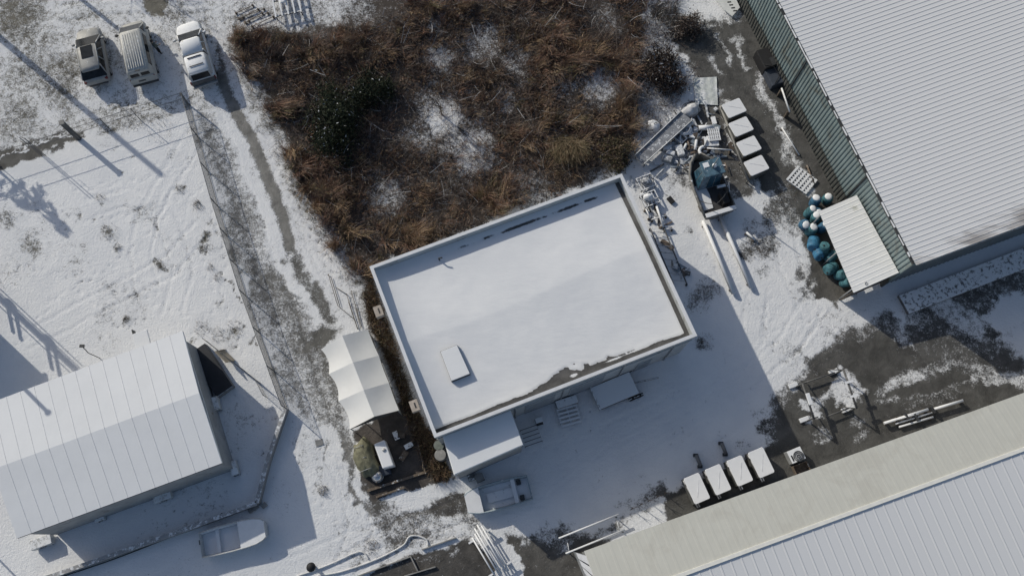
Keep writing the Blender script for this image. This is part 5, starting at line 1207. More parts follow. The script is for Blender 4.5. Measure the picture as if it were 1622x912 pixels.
t = thing('white_tank', 'white box shaped plastic tank standing behind the tent', 'tank', ((tA[0] + tA[2]) / 2).to_tuple()[:2] + (0,), 0)
MB().slab(tA, .25, 1.25).build('body', mat('tank_white', (.74, .745, .75), .5, snow=.9), t, True, bevel=.07); MB().slab([lerp(q, (tA[0] + tA[2]) / 2, .06) for q in tA], 0, .24).build('stand', dark_m, t, True); cq = lerp(tA[1], tA[3], .35); MB().lathe([(.12, 0), (.12, .05), (.02, .06)], 12, (cq.x, cq.y, 1.26)).build('cap', lamp_c, t, True)
p = P(598, 754, .4); t = thing('steel_sphere', 'shiny round steel float beside the olive tarpaulin', 'float', (p.x, p.y, 0)); MB().lathe([(.02, 0), (.24, .08), (.36, .26), (.38, .4), (.33, .58), (.2, .72), (.02, .76)], 20).build('ball', mat('bright_steel', (.55, .55, .56), .25, metal=.8), t); MB().torus((0, 0, .4), .39, .02, 20, 6).build('seam_band', steel_bare, t)
scrapbox(610, 745, (.8, .7, .5), .3, mat('blue_black', (.04, .05, .07), .6), 'dark_chest', 'dark chest between white tank and steel float', 'chest')
for i, (a, b, z, w) in enumerate((((582, 777), (672, 748), .14, .16), ((596, 787), (640, 772), .12, .12), ((660, 695), (674, 750), .16, .08), ((571, 722), (597, 764), .5, .06))):
    A, B2 = P(*a, z), P(*b, z); c = (A + B2) / 2
    t = one(MB().box((c.x, c.y, z), ((B2 - A).length, w, .12), math.atan2((B2 - A).y, (B2 - A).x)), ('long_plank', 'short_plank', 'side_plank', 'lean_pole')[i], wood_m, ('long weathered plank on the south edge of soil patch', 'short weathered plank south of the long plank', 'thin weathered plank along the dead grass by the building', 'pale pole leaning past the olive tarpaulin')[i], 'plank', None, .01)
for k, (x, y) in enumerate(((636, 690), (648, 706), (640, 722), (655, 676), (628, 690))):
    scrapbox(x, y, (.5 + .1 * k % .3, .35, .25), .5 * k, (wood_bare, dark_snow, wood_m)[k % 3], 'scrap_timber', 'dark scrap timber on bare soil behind the tent', 'timber', 0, 'scrap timber behind the tent')
# bed frame by the track
f0, f1, f2, f3 = P(520, 436, .3), P(535, 485, .3), P(575, 520, .3), P(547, 464, .3)
t = thing('rusty_gate', 'rusty gate frame lying on the snowy verge above the tent', 'gate', ((f0 + f2) / 2).to_tuple()[:2] + (0,))
fm = mat('rusty', (.085, .07, .06), .8, snow=.3)
for a, b in (((520, 434), (535, 484)), ((524, 438), (538, 484)), ((532, 455), (549, 466)), ((549, 466), (567, 522)), ((556, 460), (573, 518)), ((535, 484), (562, 506)), ((552, 478), (566, 520)), ((564, 490), (572, 522))):
    MB().path([P(*a, .12), P(*b, .12)], .022, 5).build('bar', fm, t, True)
for x, y in ((520, 436), (549, 466), (567, 520)): p = P(x, y, 0); MB().tube(p, p + Vector((0, 0, .13)), .03).build('foot', fm, t, True)
# timber stack at the top edge
t = thing('steel_stillage', 'snow topped steel stillage of rails at the north edge of the thicket', 'stillage', P(455, 5), ang((440, 30), (430, -20)))
for k in range(5): MB().box((0, -1.0 + k * .5, .6), (3.2, .12, .12)).build('rail', steel_snow, t)
for x in (-1.4, 0, 1.4): MB().box((x, 0, .5), (.1, 2.2, .1)).build('cross_bar', dark_snow, t)
for x in (-1.4, 1.4):
    for y in (-1, 1): MB().tube((x, y, 0), (x, y, .5), .05).build('leg', dark_m, t)
MB().box((.3, .25, .75), (1.6, .36, .18)).build('load', snow_m, t, bevel=.05)
for k in range(6):
    a = (372 + 5 * k, 22 + 3 * k + (k % 2) * 6); bar('cut_branch', a, (a[0] + 30 + 4 * (k % 3), a[1] - 14 - 3 * (k % 2)), .12, .03, wood_m, 'thin cut branch on snow beside the steel stillage', 'branch', 'cut branches by the stillage', n=5)
# white pipes bundle, hose, trestle rack at the bottom
t = thing('pipe_bundle', 'bundle of long white pipes on trestles at the bare soil beds', 'pipes', P(775, 875), ang((752, 850), (785, 905)))
A = ang((752, 850), (785, 905))
for k, (o, l0, l1) in enumerate(((-.42, -1.4, 1.7), (-.15, -1.5, 1.6), (.02, -1.8, 1.5), (.28, -1.9, 1.5), (.48, -1.7, 1.6))): MB().tube((l0, o, .62), (l1, o, .62), .055, n=10).build('pipe', pipe_w, t)
for x in (-1.2, 1.2): MB().box((x, .05, .5), (.12, 1.7, .1)).build('trestle_beam', steel_snow, t); MB().box((x, -.6, .23), (.1, .1, .45)).build('leg', dark_m, t); MB().box((x, .65, .23), (.1, .1, .45)).build('leg', dark_m, t)
hose_m = mat('hose_snow', (.66, .66, .66), .8, var=.12, vs=5)
def hose(pts, label, r=.05):
    P3 = [P(x, y, .07) for x, y in pts]; out = []
    for i in range(len(P3) - 1):
        p0, p1, p2, p3 = P3[max(i - 1, 0)], P3[i], P3[i + 1], P3[min(i + 2, len(P3) - 1)]
        for k in range(5):
            u = k / 5; out.append(.5 * ((2 * p1) + (p2 - p0) * u + (2 * p0 - 5 * p1 + 4 * p2 - p3) * u * u + (3 * p1 - p0 - 3 * p2 + p3) * u ** 3))
    out.append(P3[-1]); return one(MB().path(out, r, 6), 'hose', hose_m, label, 'hose')
hose([(500, 912), (540, 905), (590, 888), (620, 874), (640, 862), (648, 850), (660, 848), (675, 854), (678, 864)], 'snow dusted hose looping beside the bare soil beds', .06)
hose([(470, 912), (497, 903), (530, 890), (560, 876), (575, 874), (584, 886)], 'second snow dusted hose ending in a hook by the soil beds', .05)
for i, (a, b) in enumerate((((566, 912), (650, 881)), ((668, 870), (722, 851)), ((650, 880), (662, 904)), ((640, 912), (690, 897)))):
    A, B2 = P(*a, .1), P(*b, .1); c = (A + B2) / 2
    one(MB().box((c.x, c.y, .1), ((B2 - A).length, .08, .16), math.atan2((B2 - A).y, (B2 - A).x)), 'bed_edging', concrete, ('long concrete edging along the lower soil bed', 'concrete edging along the upper soil bed', 'short cross edging between the two soil beds', 'thin edging inside the lower soil bed')[i], 'edging', None, .01)
t = thing('pipe_trestle', 'trestle with two long white pipes beside the beige roofed hall', 'trestle', P(938, 846), 0)
for a, b in (((885, 852), (980, 814)), ((896, 876), (990, 838))): MB().path([P(*a, .75), P(*b, .75)], .06, 8).build('pipe', pipe_w, t, True)
for a, b in (((899, 859), (902, 876)), ((977, 825), (982, 842))): MB().path([P(*a, .7), P(*b, .7)], .035, 6).build('cross_bar', steel_snow, t, True)
for x, y in ((892, 852), (975, 819), (902, 876), (985, 842)): p = P(x, y, 0); MB().tube(p, p + Vector((0, 0, .7)), .035).build('leg', dark_m, t, True)
for k in range(5):
    x = 1000 + k * 13; y = 806 - k * 6; p = P(x, y); h = .9 + .25 * (k % 2)
    t = thing('garden_stake', 'thin bare twig stake standing in lit snow by the beige hall', 'stake', p, 0, 'twig stakes by the beige hall')
    m = MB().path([(0, 0, 0), (.03, .05, h * .6), (-.05, .1, h)], [.035, .025, .012], 5); m.build('stem', wood_bare, t); MB().path([(.02, .03, h * .5), (.25, .1, h * .85)], [.02, .01], 5).path([(.02, .03, h * .6), (-.2, .15, h * .9)], [.02, .01], 5).build('twig', wood_bare, t)
# fan unit and crate by the beige hall
t = thing('fan_unit', 'square fan unit with round grille beside the fish tanks', 'fan', P(1256, 722), ang((1245, 716), (1264, 708)))
MB().box((0, 0, .35), (1.0, .85, .7)).build('case', mat('fan_case', (.34, .345, .35), .6, snow=.9), t, bevel=.03)
for R_, rr in ((.33, .03), (.22, .02), (.1, .03)): MB().torus((.1, -.12, .72), R_, rr, 22, 6).build('grille_ring', dark_m, t)
MB().lathe([(.30, 0), (.30, .012), (.02, .014)], 18, (.1, -.12, .702)).build('fan_plate', foam_g, t); MB().box((-.33, -.1, .706), (.1, .4, .012)).build('vent', black_m, t)
t = thing('open_crate', 'small dark open crate under the beige eave', 'crate', P(1267, 742), ang((1255, 745), (1280, 735)))
MB().box((0, 0, .06), (1.0, .6, .06)).build('bottom', wood_bare, t)
for s in (-1, 1): MB().box((0, s * .3, .2), (1.0, .05, .34)).build('side', wood_m, t); MB().box((s * .5, 0, .2), (.05, .6, .34)).build('end', wood_m, t)
# boat cradle on the apron
t = thing('boat_cradle', 'dark steel boat cradle with snow on its feet on the bare apron', 'cradle', P(1318, 630), 0)
zc = 1.25
cm = mat('cradle_steel', (.10, .10, .10), .6, snow=.28)
pts = {'a': (1271, 607), 'b': (1336, 585), 'c': (1289, 662), 'd': (1357, 646)}
for a, b in (('a', 'c'), ('b', 'd')):
    MB().path([P(*pts[a], zc), P(*pts[b], zc)], .075, 6).build('side_beam', cm, t, True)
for a, b in (((1274, 606), (1322, 590)), ((1308, 660), (1345, 646))): MB().path([P(*a, .35), P(*b, .35)], .05, 6).build('cross_beam', cm, t, True)
for k_, (x, y) in pts.items():
    p = P(x, y, zc); MB().tube((p.x, p.y, 0), (p.x, p.y, zc), .06, n=8).build('post', cm, t, True); q = P(x, y, zc); MB().box((q.x - .25, q.y + .08, .085), (.7, .32, .17), ang((1255, 612), (1280, 603))).build('foot', mat('cradle_foot', (.3, .3, .3), .8, snow=1.0), t, True, bevel=.04)
    MB().path([(p.x, p.y, zc * .9), (p.x + (.7 if k_ in 'ac' else -.7), p.y + .25, .1)], .04, 6).build('brace', cm, t, True)
for x, y in ((1344, 605), (1352, 627)): p = P(x, y, zc); MB().box((p.x, p.y, zc + .06), (.62, .16, .1), ang((1340, 606), (1350, 603))).build('keel_pad', steel_snow, t, True)
p = P(1281, 632, zc); MB().box((p.x, p.y, zc + .08), (.26, .8, .12), ang((1279, 622), (1285, 641)) + math.pi / 2).build('snow_strip', snow_m, t, True, bevel=.02)
# rails stacked along the eave
for i, (a, b, z, r) in enumerate((((1400, 670), (1470, 648), .35, .10), ((1478, 648), (1525, 634), .35, .10), ((1418, 671), (1480, 652), .25, .06), ((1424, 676), (1478, 660), .2, .07), ((1420, 664), (1455, 655), .45, .05))):
    bar('stacked_rail', a, b, z, r, pipe_w, ('thick snowy rail at the west end of the stack under the beige eave', 'thick snowy rail at the east end of the stack under beige eave', 'slim rail in the middle of the stack under beige eave', 'snowy rail nearest the beige eave in the stack', 'thin rail on top of the stack under beige eave')[i], 'rail', 'rails under the beige eave')
for x, y in ((1431, 660), (1473, 650), (1447, 662)): scrapbox(x, y, (.16, .5, .5), .5, dark_m, 'stack_clamp', 'dark clamp across the rail stack under beige eave', 'clamp', 0, 'clamps on the rail stack')
# things around the prefab building
for i, (x, y, d, rz) in enumerate(((262, 786, (1.15, .62, .5), 0), (72, 858, (1.35, .65, .5), 0), (162, 820, (.62, .42, .35), 0), (374, 742, (.48, .95, .45), 0), (345, 641, (.5, .95, .5), 0))):
    t = thing('air_conditioner', ('wide outdoor air conditioner on the south side of the prefab building', 'wide air conditioner at the southwest corner of prefab building', 'small air conditioner on the south side of the prefab building', 'tall narrow unit at the southeast corner of prefab building', 'narrow unit on the east side of the prefab building')[i], 'air conditioner', P(x, y), Lb.rotation_euler[2])
    acm = mat('ac_case', (.50, .505, .50), .5, var=.08, snow=.6)
    MB().box((0, 0, d[2] / 2 + .12), d).build('case', acm, t, bevel=.03); MB().box((-d[0] * .35, 0, .07), (.08, d[1], .13)).build('foot', dark_m, t); MB().box((d[0] * .35, 0, .07), (.08, d[1], .13)).build('foot', dark_m, t)
    MB().torus((0, -d[1] / 2 - .01, d[2] / 2 + .12), min(d[0], d[2]) * .36, .018, 16, 5, math.pi / 2).build('fan_guard', dark_m, t)
t = thing('dark_enclosure', 'black roofed enclosure against the east wall of prefab building', 'enclosure', P(338, 588), ang((318, 560), (352, 612)))
L_ = (P(320, 552) - P(352, 625)).length; sr = mat('slate_black', (.022, .025, .032), .6)
MB().box((0, 0, .55), (L_, 1.25, .06)).build('roof', sr, t)
for s in (-1, 1): MB().box((0, s * .6, .26), (L_, .08, .52)).build('side_wall', mat('enc_grey', (.14, .145, .15), .8, snow=.3), t); MB().box((s * L_ / 2, 0, .26), (.08, 1.25, .52)).build('end_wall', mat('enc_grey2', (.2, .2, .2), .8, snow=.6), t)
t = thing('leaning_board', 'beige plywood board leaning beside the black roofed enclosure', 'board', P(360, 566), ang((346, 552), (372, 578)))
MB().box((0, 0, .5), (1.15, .06, .95), 0, .5).build('board', mat('plywood', (.33, .29, .23), .8, snow=.15), t); MB().tube((-.5, .3, 0), (-.45, -.1, .9), .03).build('prop', dark_m, t)
t = thing('lamp_bracket', 'thin lamp post leaning over snow north of prefab building', 'lamp', P(158, 567), 0)
d_ = P(126, 542, 2.2) - P(158, 567); MB().path([(0, 0, 0), (d_.x * .02, d_.y * .02, 1.6), (d_.x * .6, d_.y * .6, 2.1)], .03, 6).build('post', dark_m, t); MB().box((d_.x * .62, d_.y * .62, 2.1), (.3, .2, .12)).build('lamp_head', dark_m, t)
# low boundary wall and pipe around the prefab yard
wp = [(456, 648), (428, 730), (411, 797), (300, 838), (180, 880), (70, 918)]
t = thing('boundary_wall', 'low grey concrete boundary wall around the prefab building yard', 'wall', P(411, 797), 0)
cw = mat('wall_concrete', (.26, .26, .265), .85, var=.12, snow=.25)
for i in range(len(wp) - 1):
    a, b = P(*wp[i], .0), P(*wp[i + 1], .0); d = (b - a).normalized(); n = Vector((-d.y, d.x, 0)) * .11
    MB().slab([a + n, b + n, b - n, a - n], 0, .62).build('wall_section', cw, t, True)
    MB().slab([a + n * 1.25, b + n * 1.25, b - n * 1.25, a - n * 1.25], .622, .68).build('capping', mat('cap_concrete', (.34, .34, .345), .85, snow=.45), t, True)
hose([(100, 912), (180, 885), (270, 850), (330, 826), (352, 812)], 'thin dark cable along the foot of the boundary wall', .035).data.materials[0] = dark_m
for x, y, s in ((398, 808, .3), (405, 803, .36), (419, 800, .34)): scrapbox(x, y, (s, s * .9, .22), .4 + s, concrete, 'loose_block', 'loose snow dusted block at the corner of the boundary wall', 'block', 0, 'loose blocks at the wall corner')
t = thing('bollard', 'black round capped bollard on snow near the hoses', 'bollard', P(498, 897)); MB().lathe([(.10, 0), (.10, .75), (.12, .78)], 14).build('shaft', dark_m, t); MB().lathe([(.10, .72), (.26, .80), (.30, .95), (.24, 1.10), (.08, 1.16), (.01, 1.17)], 18).build('cap', black_m, t)
one(MB().box((*P(506, 701)[:2], .02), (.5, .42, .04), .3), 'drain_cover', mat('drain', (.22, .22, .22), .8, snow=.1), 'grey square drain cover in the snow west of tent', 'drain cover')
# ------------------------------------------------------------------ dead reeds, brambles, bushes and trees
def blades(name, base, top, width, col, bend, material, segs=3, parent=None):
    """many thin curved strips as one mesh"""
    n = len(base); d = top - base
    side = np.cross(d, RNG.normal(size=(n, 3))); side /= np.linalg.norm(side, axis=1, keepdims=True) + 1e-9
    V_ = []; C_ = []
    for k in range(segs + 1):
        t = k / segs
        p = base + d * t + bend * (t * t)[..., None] if hasattr(t, 'shape') else base + d * t + bend * (t * t)
        w = width * (1 - .75 * t)
        V_ += [p - side * w[:, None], p + side * w[:, None]]
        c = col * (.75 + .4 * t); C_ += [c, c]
    VV = np.stack(V_, 1); CC = np.stack(C_, 1); m = 2 * (segs + 1)
    o = (np.arange(n) * m)[:, None]
    q = np.concatenate([o + np.array([2 * k, 2 * k + 1, 2 * k + 3, 2 * k + 2]) for k in range(segs)], 0).reshape(-1, 4)
    me = bpy.data.meshes.new(name); me.vertices.add(n * m); me.vertices.foreach_set('co', VV.reshape(-1))
    me.loops.add(q.size); me.loops.foreach_set('vertex_index', q.ravel().astype(np.int32)); me.polygons.add(len(q))
    me.polygons.foreach_set('loop_start', np.arange(0, q.size, 4, dtype=np.int32)); me.polygons.foreach_set('loop_total', np.full(len(q), 4, np.int32))
    me.update(calc_edges=True)
    cc = np.concatenate([np.clip(CC.reshape(-1, 3), 0, .9), np.ones((n * m, 1))], 1).astype(np.float32)
    a = me.attributes.new('gcol', 'FLOAT_COLOR', 'POINT'); a.data.foreach_set('color', cc.ravel())
    ob = bpy.data.objects.new(name, me); COL.objects.link(ob); me.materials.append(material)
    if parent is not None: ob.parent = parent
    return ob
bm_mat = blade_mat('dry_blade')
def sample_px(poly, n, dens=None):
    xs = [p[0] for p in poly]; ys = [p[1] for p in poly]
    corners = [P(x, y) for x in (min(xs), max(xs)) for y in (min(ys), max(ys))]
    lo = (min(c.x for c in corners), min(c.y for c in corners)); hi = (max(c.x for c in corners), max(c.y for c in corners))
    out = []; tot = 0
    while tot < n:
        x = RNG.uniform(lo[0], hi[0], n * 2); y = RNG.uniform(lo[1], hi[1], n * 2); px, py = to_px(x, y)
        k = poly_sd(px, py, poly) < 0
        if dens is not None: k &= RNG.random(len(x)) < dens(px, py, x, y)
        out.append(np.stack([x[k], y[k]], 1)); tot += k.sum()
    return np.concatenate(out)[:n]
def clear_w(px, py, s=1.0):
    w = np.zeros(px.shape)
    for x, y, r in CLEAR: w = np.maximum(w, 1 - ss(np.hypot(px - x, py - y), r * .35 * s, r * 1.15 * s))
    return w
TAN = np.array([.205, .148, .095]); RUST = np.array([.135, .078, .050]); UMB = np.array([.10, .075, .064]); GREYB = np.array([.19, .165, .15]); OLIVE = np.array([.14, .125, .07]); PALE = np.array([.36, .29, .20])
def mixcol(n, cols, ws):
    k = RNG.choice(len(cols), n, p=np.array(ws) / sum(ws)); return np.array(cols)[k] * RNG.uniform(.65, 1.35, (n, 1))
REED = [(368, 70), (385, 35), (440, 45), (500, 60), (570, 40), (640, 10), (700, -40), (1025, -40), (1020, 60), (1010, 130), (1008, 190), (1000, 240), (965, 262), (800, 335), (600, 412), (585, 440), (560, 440), (520, 372), (480, 300), (440, 230), (412, 170), (385, 115)]
def rd_dens(px, py, x, y):
    f = fbm(x, y, .45, 131); f2 = fbm(x, y, 1.6, 141, 3)
    return np.clip((1 - .80 * clear_w(px, py)) * (.12 + .9 * ss(f, .33, .62)) * (.25 + .9 * ss(f2, .3, .6)), 0, 1)
NC = 1000; cxy_ = sample_px(REED, NC, rd_dens); cpx, cpy = to_px(cxy_[:, 0], cxy_[:, 1])
def tallz(px, py):
    lf = 1 - ss(line_d(px, py, [(372, 70), (400, 140), (440, 225), (490, 310), (545, 400), (570, 430)]), 25, 75)
    g = lambda x, y, a, b: np.exp(-(((px - x) / a) ** 2 + ((py - y) / b) ** 2))
    return np.clip(np.maximum.reduce([lf, g(890, 85, 105, 38), g(990, 170, 30, 80), g(640, 375, 80, 30), g(780, 330, 60, 26), g(520, 75, 110, 26), g(720, 10, 90, 30), g(880, 200, 90, 40) * .7]), 0, 1)
ctz = tallz(cpx, cpy); chh = RNG.uniform(.45, 1.0, NC) + ctz * RNG.uniform(.55, 1.25, NC); crad = RNG.uniform(.28, .75, NC); cdir = RNG.normal(0, .16, (NC, 2)) + np.array([.10, -.10])
PAL = np.array([TAN * 1.9, np.array([.295, .185, .138]), UMB * 1.9, GREYB * 1.4, OLIVE * 1.7, PALE * 1.0])
cw = np.where(RNG.random(NC)[:, None] < (.2 + .75 * ctz)[:, None], np.array([[.40, .36, .08, .04, .09, .03]]), np.array([[.10, .26, .32, .28, .03, .01]]))
cpal = np.array([RNG.choice(6, p=w / w.sum()) for w in cw])
n = 95000; ci = RNG.choice(NC, n, p=(crad ** 1.3 * (.6 + ctz)) / (crad ** 1.3 * (.6 + ctz)).sum())
rr_ = crad[ci] * np.abs(RNG.normal(0, .62, n)); aa_ = RNG.uniform(0, 6.283, n)
xy = cxy_[ci] + np.stack([rr_ * np.cos(aa_), rr_ * np.sin(aa_)], 1)
low = RNG.random(n) < .36; xy[low] = sample_px(REED, int(low.sum()), rd_dens)
pk = np.where(RNG.random(n) < .62, cpal[ci], RNG.choice(6, n, p=[.2, .3, .2, .2, .07, .03])); col = PAL[pk] * RNG.uniform(.6, 1.45, (n, 1)) * RNG.uniform(.75, 1.2, NC)[ci][:, None]
hgt = chh[ci] * RNG.uniform(.6, 1.15, n) * (1 - .35 * np.clip(rr_ / crad[ci], 0, 1.2)); hgt[low] = RNG.uniform(.15, .65, low.sum()); col[low] = mixcol(int(low.sum()), [UMB * 1.4, GREYB * 1.1, np.array([.17, .12, .095])], [.4, .3, .3])
base = np.stack([xy[:, 0], xy[:, 1], np.zeros(n)], 1)
out_ = np.stack([np.cos(aa_), np.sin(aa_)], 1) * (rr_ * .55)[:, None]
lean = out_ * .8 + cdir[ci] * hgt[:, None] + RNG.normal(0, .13, (n, 2)) * hgt[:, None]
top = base + np.stack([lean[:, 0], lean[:, 1], hgt], 1)
bend = np.stack([cdir[ci][:, 0] * .9 + RNG.normal(0, .14, n), cdir[ci][:, 1] * .9 + RNG.normal(0, .14, n), -RNG.uniform(0, .25, n)], 1) * hgt[:, None]
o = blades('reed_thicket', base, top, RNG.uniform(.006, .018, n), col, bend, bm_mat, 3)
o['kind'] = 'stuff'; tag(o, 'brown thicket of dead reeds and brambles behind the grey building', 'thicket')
# feathery seed heads and clinging leaves as small flecks
n2 = 20000; i = RNG.integers(0, n, n2); b2 = base[i] + (top[i] - base[i]) * RNG.uniform(.5, 1.05, (n2, 1)) + bend[i] * .6
fl = blades('seed_flecks', b2, b2 + RNG.normal(0, .09, (n2, 3)) + np.array([0, 0, .02]), RNG.uniform(.012, .035, n2), mixcol(n2, [PALE, TAN * 1.3, RUST * 1.4, GREYB], [.2, .36, .28, .16]), RNG.normal(0, .03, (n2, 3)), bm_mat, 1)
fl['kind'] = 'stuff'; tag(fl, 'dry leaves and seed heads clinging in the brown thicket', 'dead leaves')
# tangled bramble stems, some with snow along them
n3 = 5200; xy = sample_px(REED, n3, lambda px, py, x, y: .35 + .5 * fbm(x, y, .7, 171)); a_ = RNG.uniform(0, 6.28, n3); L3 = RNG.uniform(.5, 1.8, n3)
b3 = np.stack([xy[:, 0], xy[:, 1], RNG.uniform(.05, .8, n3)], 1); t3 = b3 + np.stack([np.cos(a_) * L3, np.sin(a_) * L3, RNG.normal(0, .2, n3)], 1); t3[:, 2] = np.maximum(t3[:, 2], .02)
c3 = mixcol(n3, [UMB, RUST, GREYB, np.array([.62, .63, .65])], [.42, .28, .22, .08]); bd3 = np.stack([RNG.normal(0, .2, n3), RNG.normal(0, .2, n3), RNG.uniform(-.1, .5, n3)], 1)
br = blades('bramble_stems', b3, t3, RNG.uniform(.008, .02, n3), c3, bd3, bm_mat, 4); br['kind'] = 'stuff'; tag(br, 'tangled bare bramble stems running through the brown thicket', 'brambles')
NE = [(1005, -40), (1075, -40), (1075, 60), (1095, 120), (1060, 190), (1010, 230), (1000, 160), (1015, 60)]
n7 = 3800; xy = sample_px(NE, n7, lambda px, py, x, y: ss(fbm(x, y, .6, 181), .35, .6)); h7 = RNG.uniform(.2, .9, n7); b7 = np.stack([xy[:, 0], xy[:, 1], np.zeros(n7)], 1)
ne = blades('frosted_brush', b7, b7 + np.stack([RNG.normal(0, .35, n7), RNG.normal(0, .35, n7), h7], 1), RNG.uniform(.008, .018, n7), mixcol(n7, [GREYB, UMB, RUST, np.array([.60, .61, .63])], [.35, .3, .1, .25]), RNG.normal(0, .15, (n7, 3)), bm_mat, 3)
ne['kind'] = 'stuff'; tag(ne, 'frosted low brush between the thicket and asphalt strip', 'brush')
# dead grass strip between tent and main building
STRIP = [(588, 432), (600, 470), (618, 520), (640, 590), (662, 650), (690, 700), (716, 752), (690, 765), (668, 720), (650, 680), (628, 610), (606, 555), (588, 520), (575, 470)]
n4 = 7000; xy = sample_px(STRIP, n4); h4 = RNG.uniform(.2, .75, n4); b4 = np.stack([xy[:, 0], xy[:, 1], np.zeros(n4)], 1)
t4 = b4 + np.stack([RNG.normal(.05, .22, n4), RNG.normal(-.1, .22, n4), h4], 1)
g4 = blades('dead_grass_strip', b4, t4, RNG.uniform(.008, .022, n4), mixcol(n4, [TAN, RUST, UMB, PALE, OLIVE], [.28, .25, .22, .1, .15]), RNG.normal(0, .16, (n4, 3)) * np.array([1, 1, .5]), bm_mat, 3)
g4['kind'] = 'stuff'; tag(g4, 'strip of tangled dead grass between tent and grey building', 'dead grass')
# sparse dry stubble poking through snow
TUF = [(175, 368, 14, 90), (188, 392, 5, 40), (160, 314, 7, 40), (312, 325, 8, 90), (285, 300, 8, 50), (253, 420, 9, 50), (335, 425, 6, 40), (345, 440, 6, 40), (10, 350, 15, 60), (325, 372, 6, 30), (330, 392, 8, 40), (200, 505, 6, 40), (372, 520, 14, 80), (345, 530, 12, 60), (320, 520, 14, 70), (512, 777, 9, 150),
       (60, 110, 40, 240), (25, 25, 45, 300), (95, 150, 30, 200), (115, 105, 22, 160), (30, 190, 34, 200), (210, 190, 20, 110), (265, 55, 20, 100), (280, 15, 24, 140), (250, 205, 24, 110), (590, 866, 12, 120), (655, 830, 22, 120), (400, 430, 10, 60), (1105, 480, 22, 160), (1120, 455, 16, 120), (1115, 540, 14, 70), (1235, 330, 25, 120), (1205, 390, 22, 140), (1245, 305, 18, 90),
       (420, 200, 16, 160), (470, 290, 16, 180), (520, 375, 16, 180), (560, 440, 14, 160), (445, 245, 14, 140), (400, 150, 14, 150), (1050, 60, 26, 260), (1060, 20, 20, 160), (1040, 190, 20, 160), (1010, 240, 14, 120), (380, 20, 18, 140), (560, 20, 30, 200)]
bb = []; 
for x, y, r, c in TUF:
    rr = r * np.sqrt(RNG.random(c)); aa = RNG.uniform(0, 6.28, c)
    for u, v in zip(x + rr * np.cos(aa), y + rr * np.sin(aa)): q = P(u, v); bb.append((q.x, q.y, -.02))
bb = np.array(bb); n5 = len(bb); h5 = RNG.uniform(.06, .34, n5)
st_ = blades('dry_stubble', bb, bb + np.stack([RNG.normal(0, .08, n5), RNG.normal(0, .08, n5), h5], 1), RNG.uniform(.007, .016, n5), mixcol(n5, [TAN, UMB, OLIVE, GREYB], [.2, .4, .2, .2]), RNG.normal(0, .05, (n5, 3)), bm_mat, 2)
st_['kind'] = 'stuff'; tag(st_, 'dry grass stubble poking through the snow', 'grass')

def branch_tree(name, label, x, y, h, seed, spread=.55, depth=4, r0=.09, m=None, group=None, lean=(0, 0), n_main=5):
    r = random.Random(seed); t = thing(name, label, 'tree', P(x, y), 0, group); tr = MB(); br = MB()
    def grow(p, d, L, rad, lev):
        q = p + d * L; mid_ = (p + q) / 2 + Vector((r.uniform(-.05, .05), r.uniform(-.05, .05), 0)) * L
        (tr if lev == 0 else br).path([p, mid_, q], [rad, rad * .85, rad * .65], 6 if lev < 2 else 4, lev == depth)
        if lev >= depth: return
        for k in range(n_main if lev == 0 else r.choice((2, 3, 3))):
            a = r.uniform(0, 6.28); s = spread * r.uniform(.6, 1.3)
            nd_ = (d + Vector((math.cos(a) * s, math.sin(a) * s, r.uniform(-.15, .25)))).normalized()
            grow(lerp(p, q, r.uniform(.55, 1.0)), nd_, L * r.uniform(.55, .8), rad * .55, lev + 1)
    grow(Vector((0, 0, 0)), Vector((lean[0], lean[1], 1)).normalized(), h * .36, r0, 0)
    tr.build('trunk', m or wood_bare, t); br.build('crown', m or wood_bare, t); return t
tw = mat('twig_bark', (.13, .11, .095), .9, var=.3, snow=.30)
branch_tree('bare_tree', 'bare spreading sapling in the snowy clearing of the thicket', 700, 182, 3.4, 4, .7, 4, .07, tw)
branch_tree('bare_tree', 'pale bare shrub tree at the north end of thicket', 832, 45, 3.0, 9, .8, 4, .05, tw)
branch_tree('bare_tree', 'bare forked sapling near the southern edge of the thicket', 712, 296, 2.0, 14, .95, 4, .06, tw)
branch_tree('bare_tree', 'low bare bush tree east of the thicket clearing', 790, 215, 2.0, 23, .9, 4, .05, tw)
def leaf_bush(name, label, x, y, rx, ry, h, nleaf, cols, ws, seed, size=(.05, .13), cat='bush', nodes=26):
    r = np.random.default_rng(seed); t = thing(name, label, cat, P(x, y), 0)
    c = r.normal(size=(nodes, 3)); c /= np.linalg.norm(c, axis=1, keepdims=True); c *= r.uniform(.35, .95, (nodes, 1)) ; c[:, 2] = np.abs(c[:, 2])
    k = r.integers(0, nodes, nleaf); p = c[k] + r.normal(0, .20, (nleaf, 3)); p[:, 2] = np.abs(p[:, 2])
    p = p * np.array([rx, ry, h]); d = r.normal(size=(nleaf, 3)); d[:, 2] = np.abs(d[:, 2]) * .6 + .1; d *= (r.uniform(*size, nleaf) / np.linalg.norm(d, axis=1))[:, None]
    col = np.array(cols)[r.choice(len(cols), nleaf, p=np.array(ws) / sum(ws))] * r.uniform(.6, 1.4, (nleaf, 1))
    blades('crown', p, p + d, r.uniform(size[0] * .25, size[1] * .30, nleaf), col, r.normal(0, .02, (nleaf, 3)), bm_mat, 1, t)
    m = MB()
    for j in range(7): e = c[j] * np.array([rx, ry, h]) * .8; m.path([(0, 0, 0), tuple(e * .5 + np.array([0, 0, .15])), tuple(e)], [.05, .035, .012], 5)
    m.build('trunk', wood_bare, t); return t
DG = [np.array(c) for c in ((.022, .030, .020), (.035, .045, .025), (.055, .062, .035), (.5, .52, .55))]
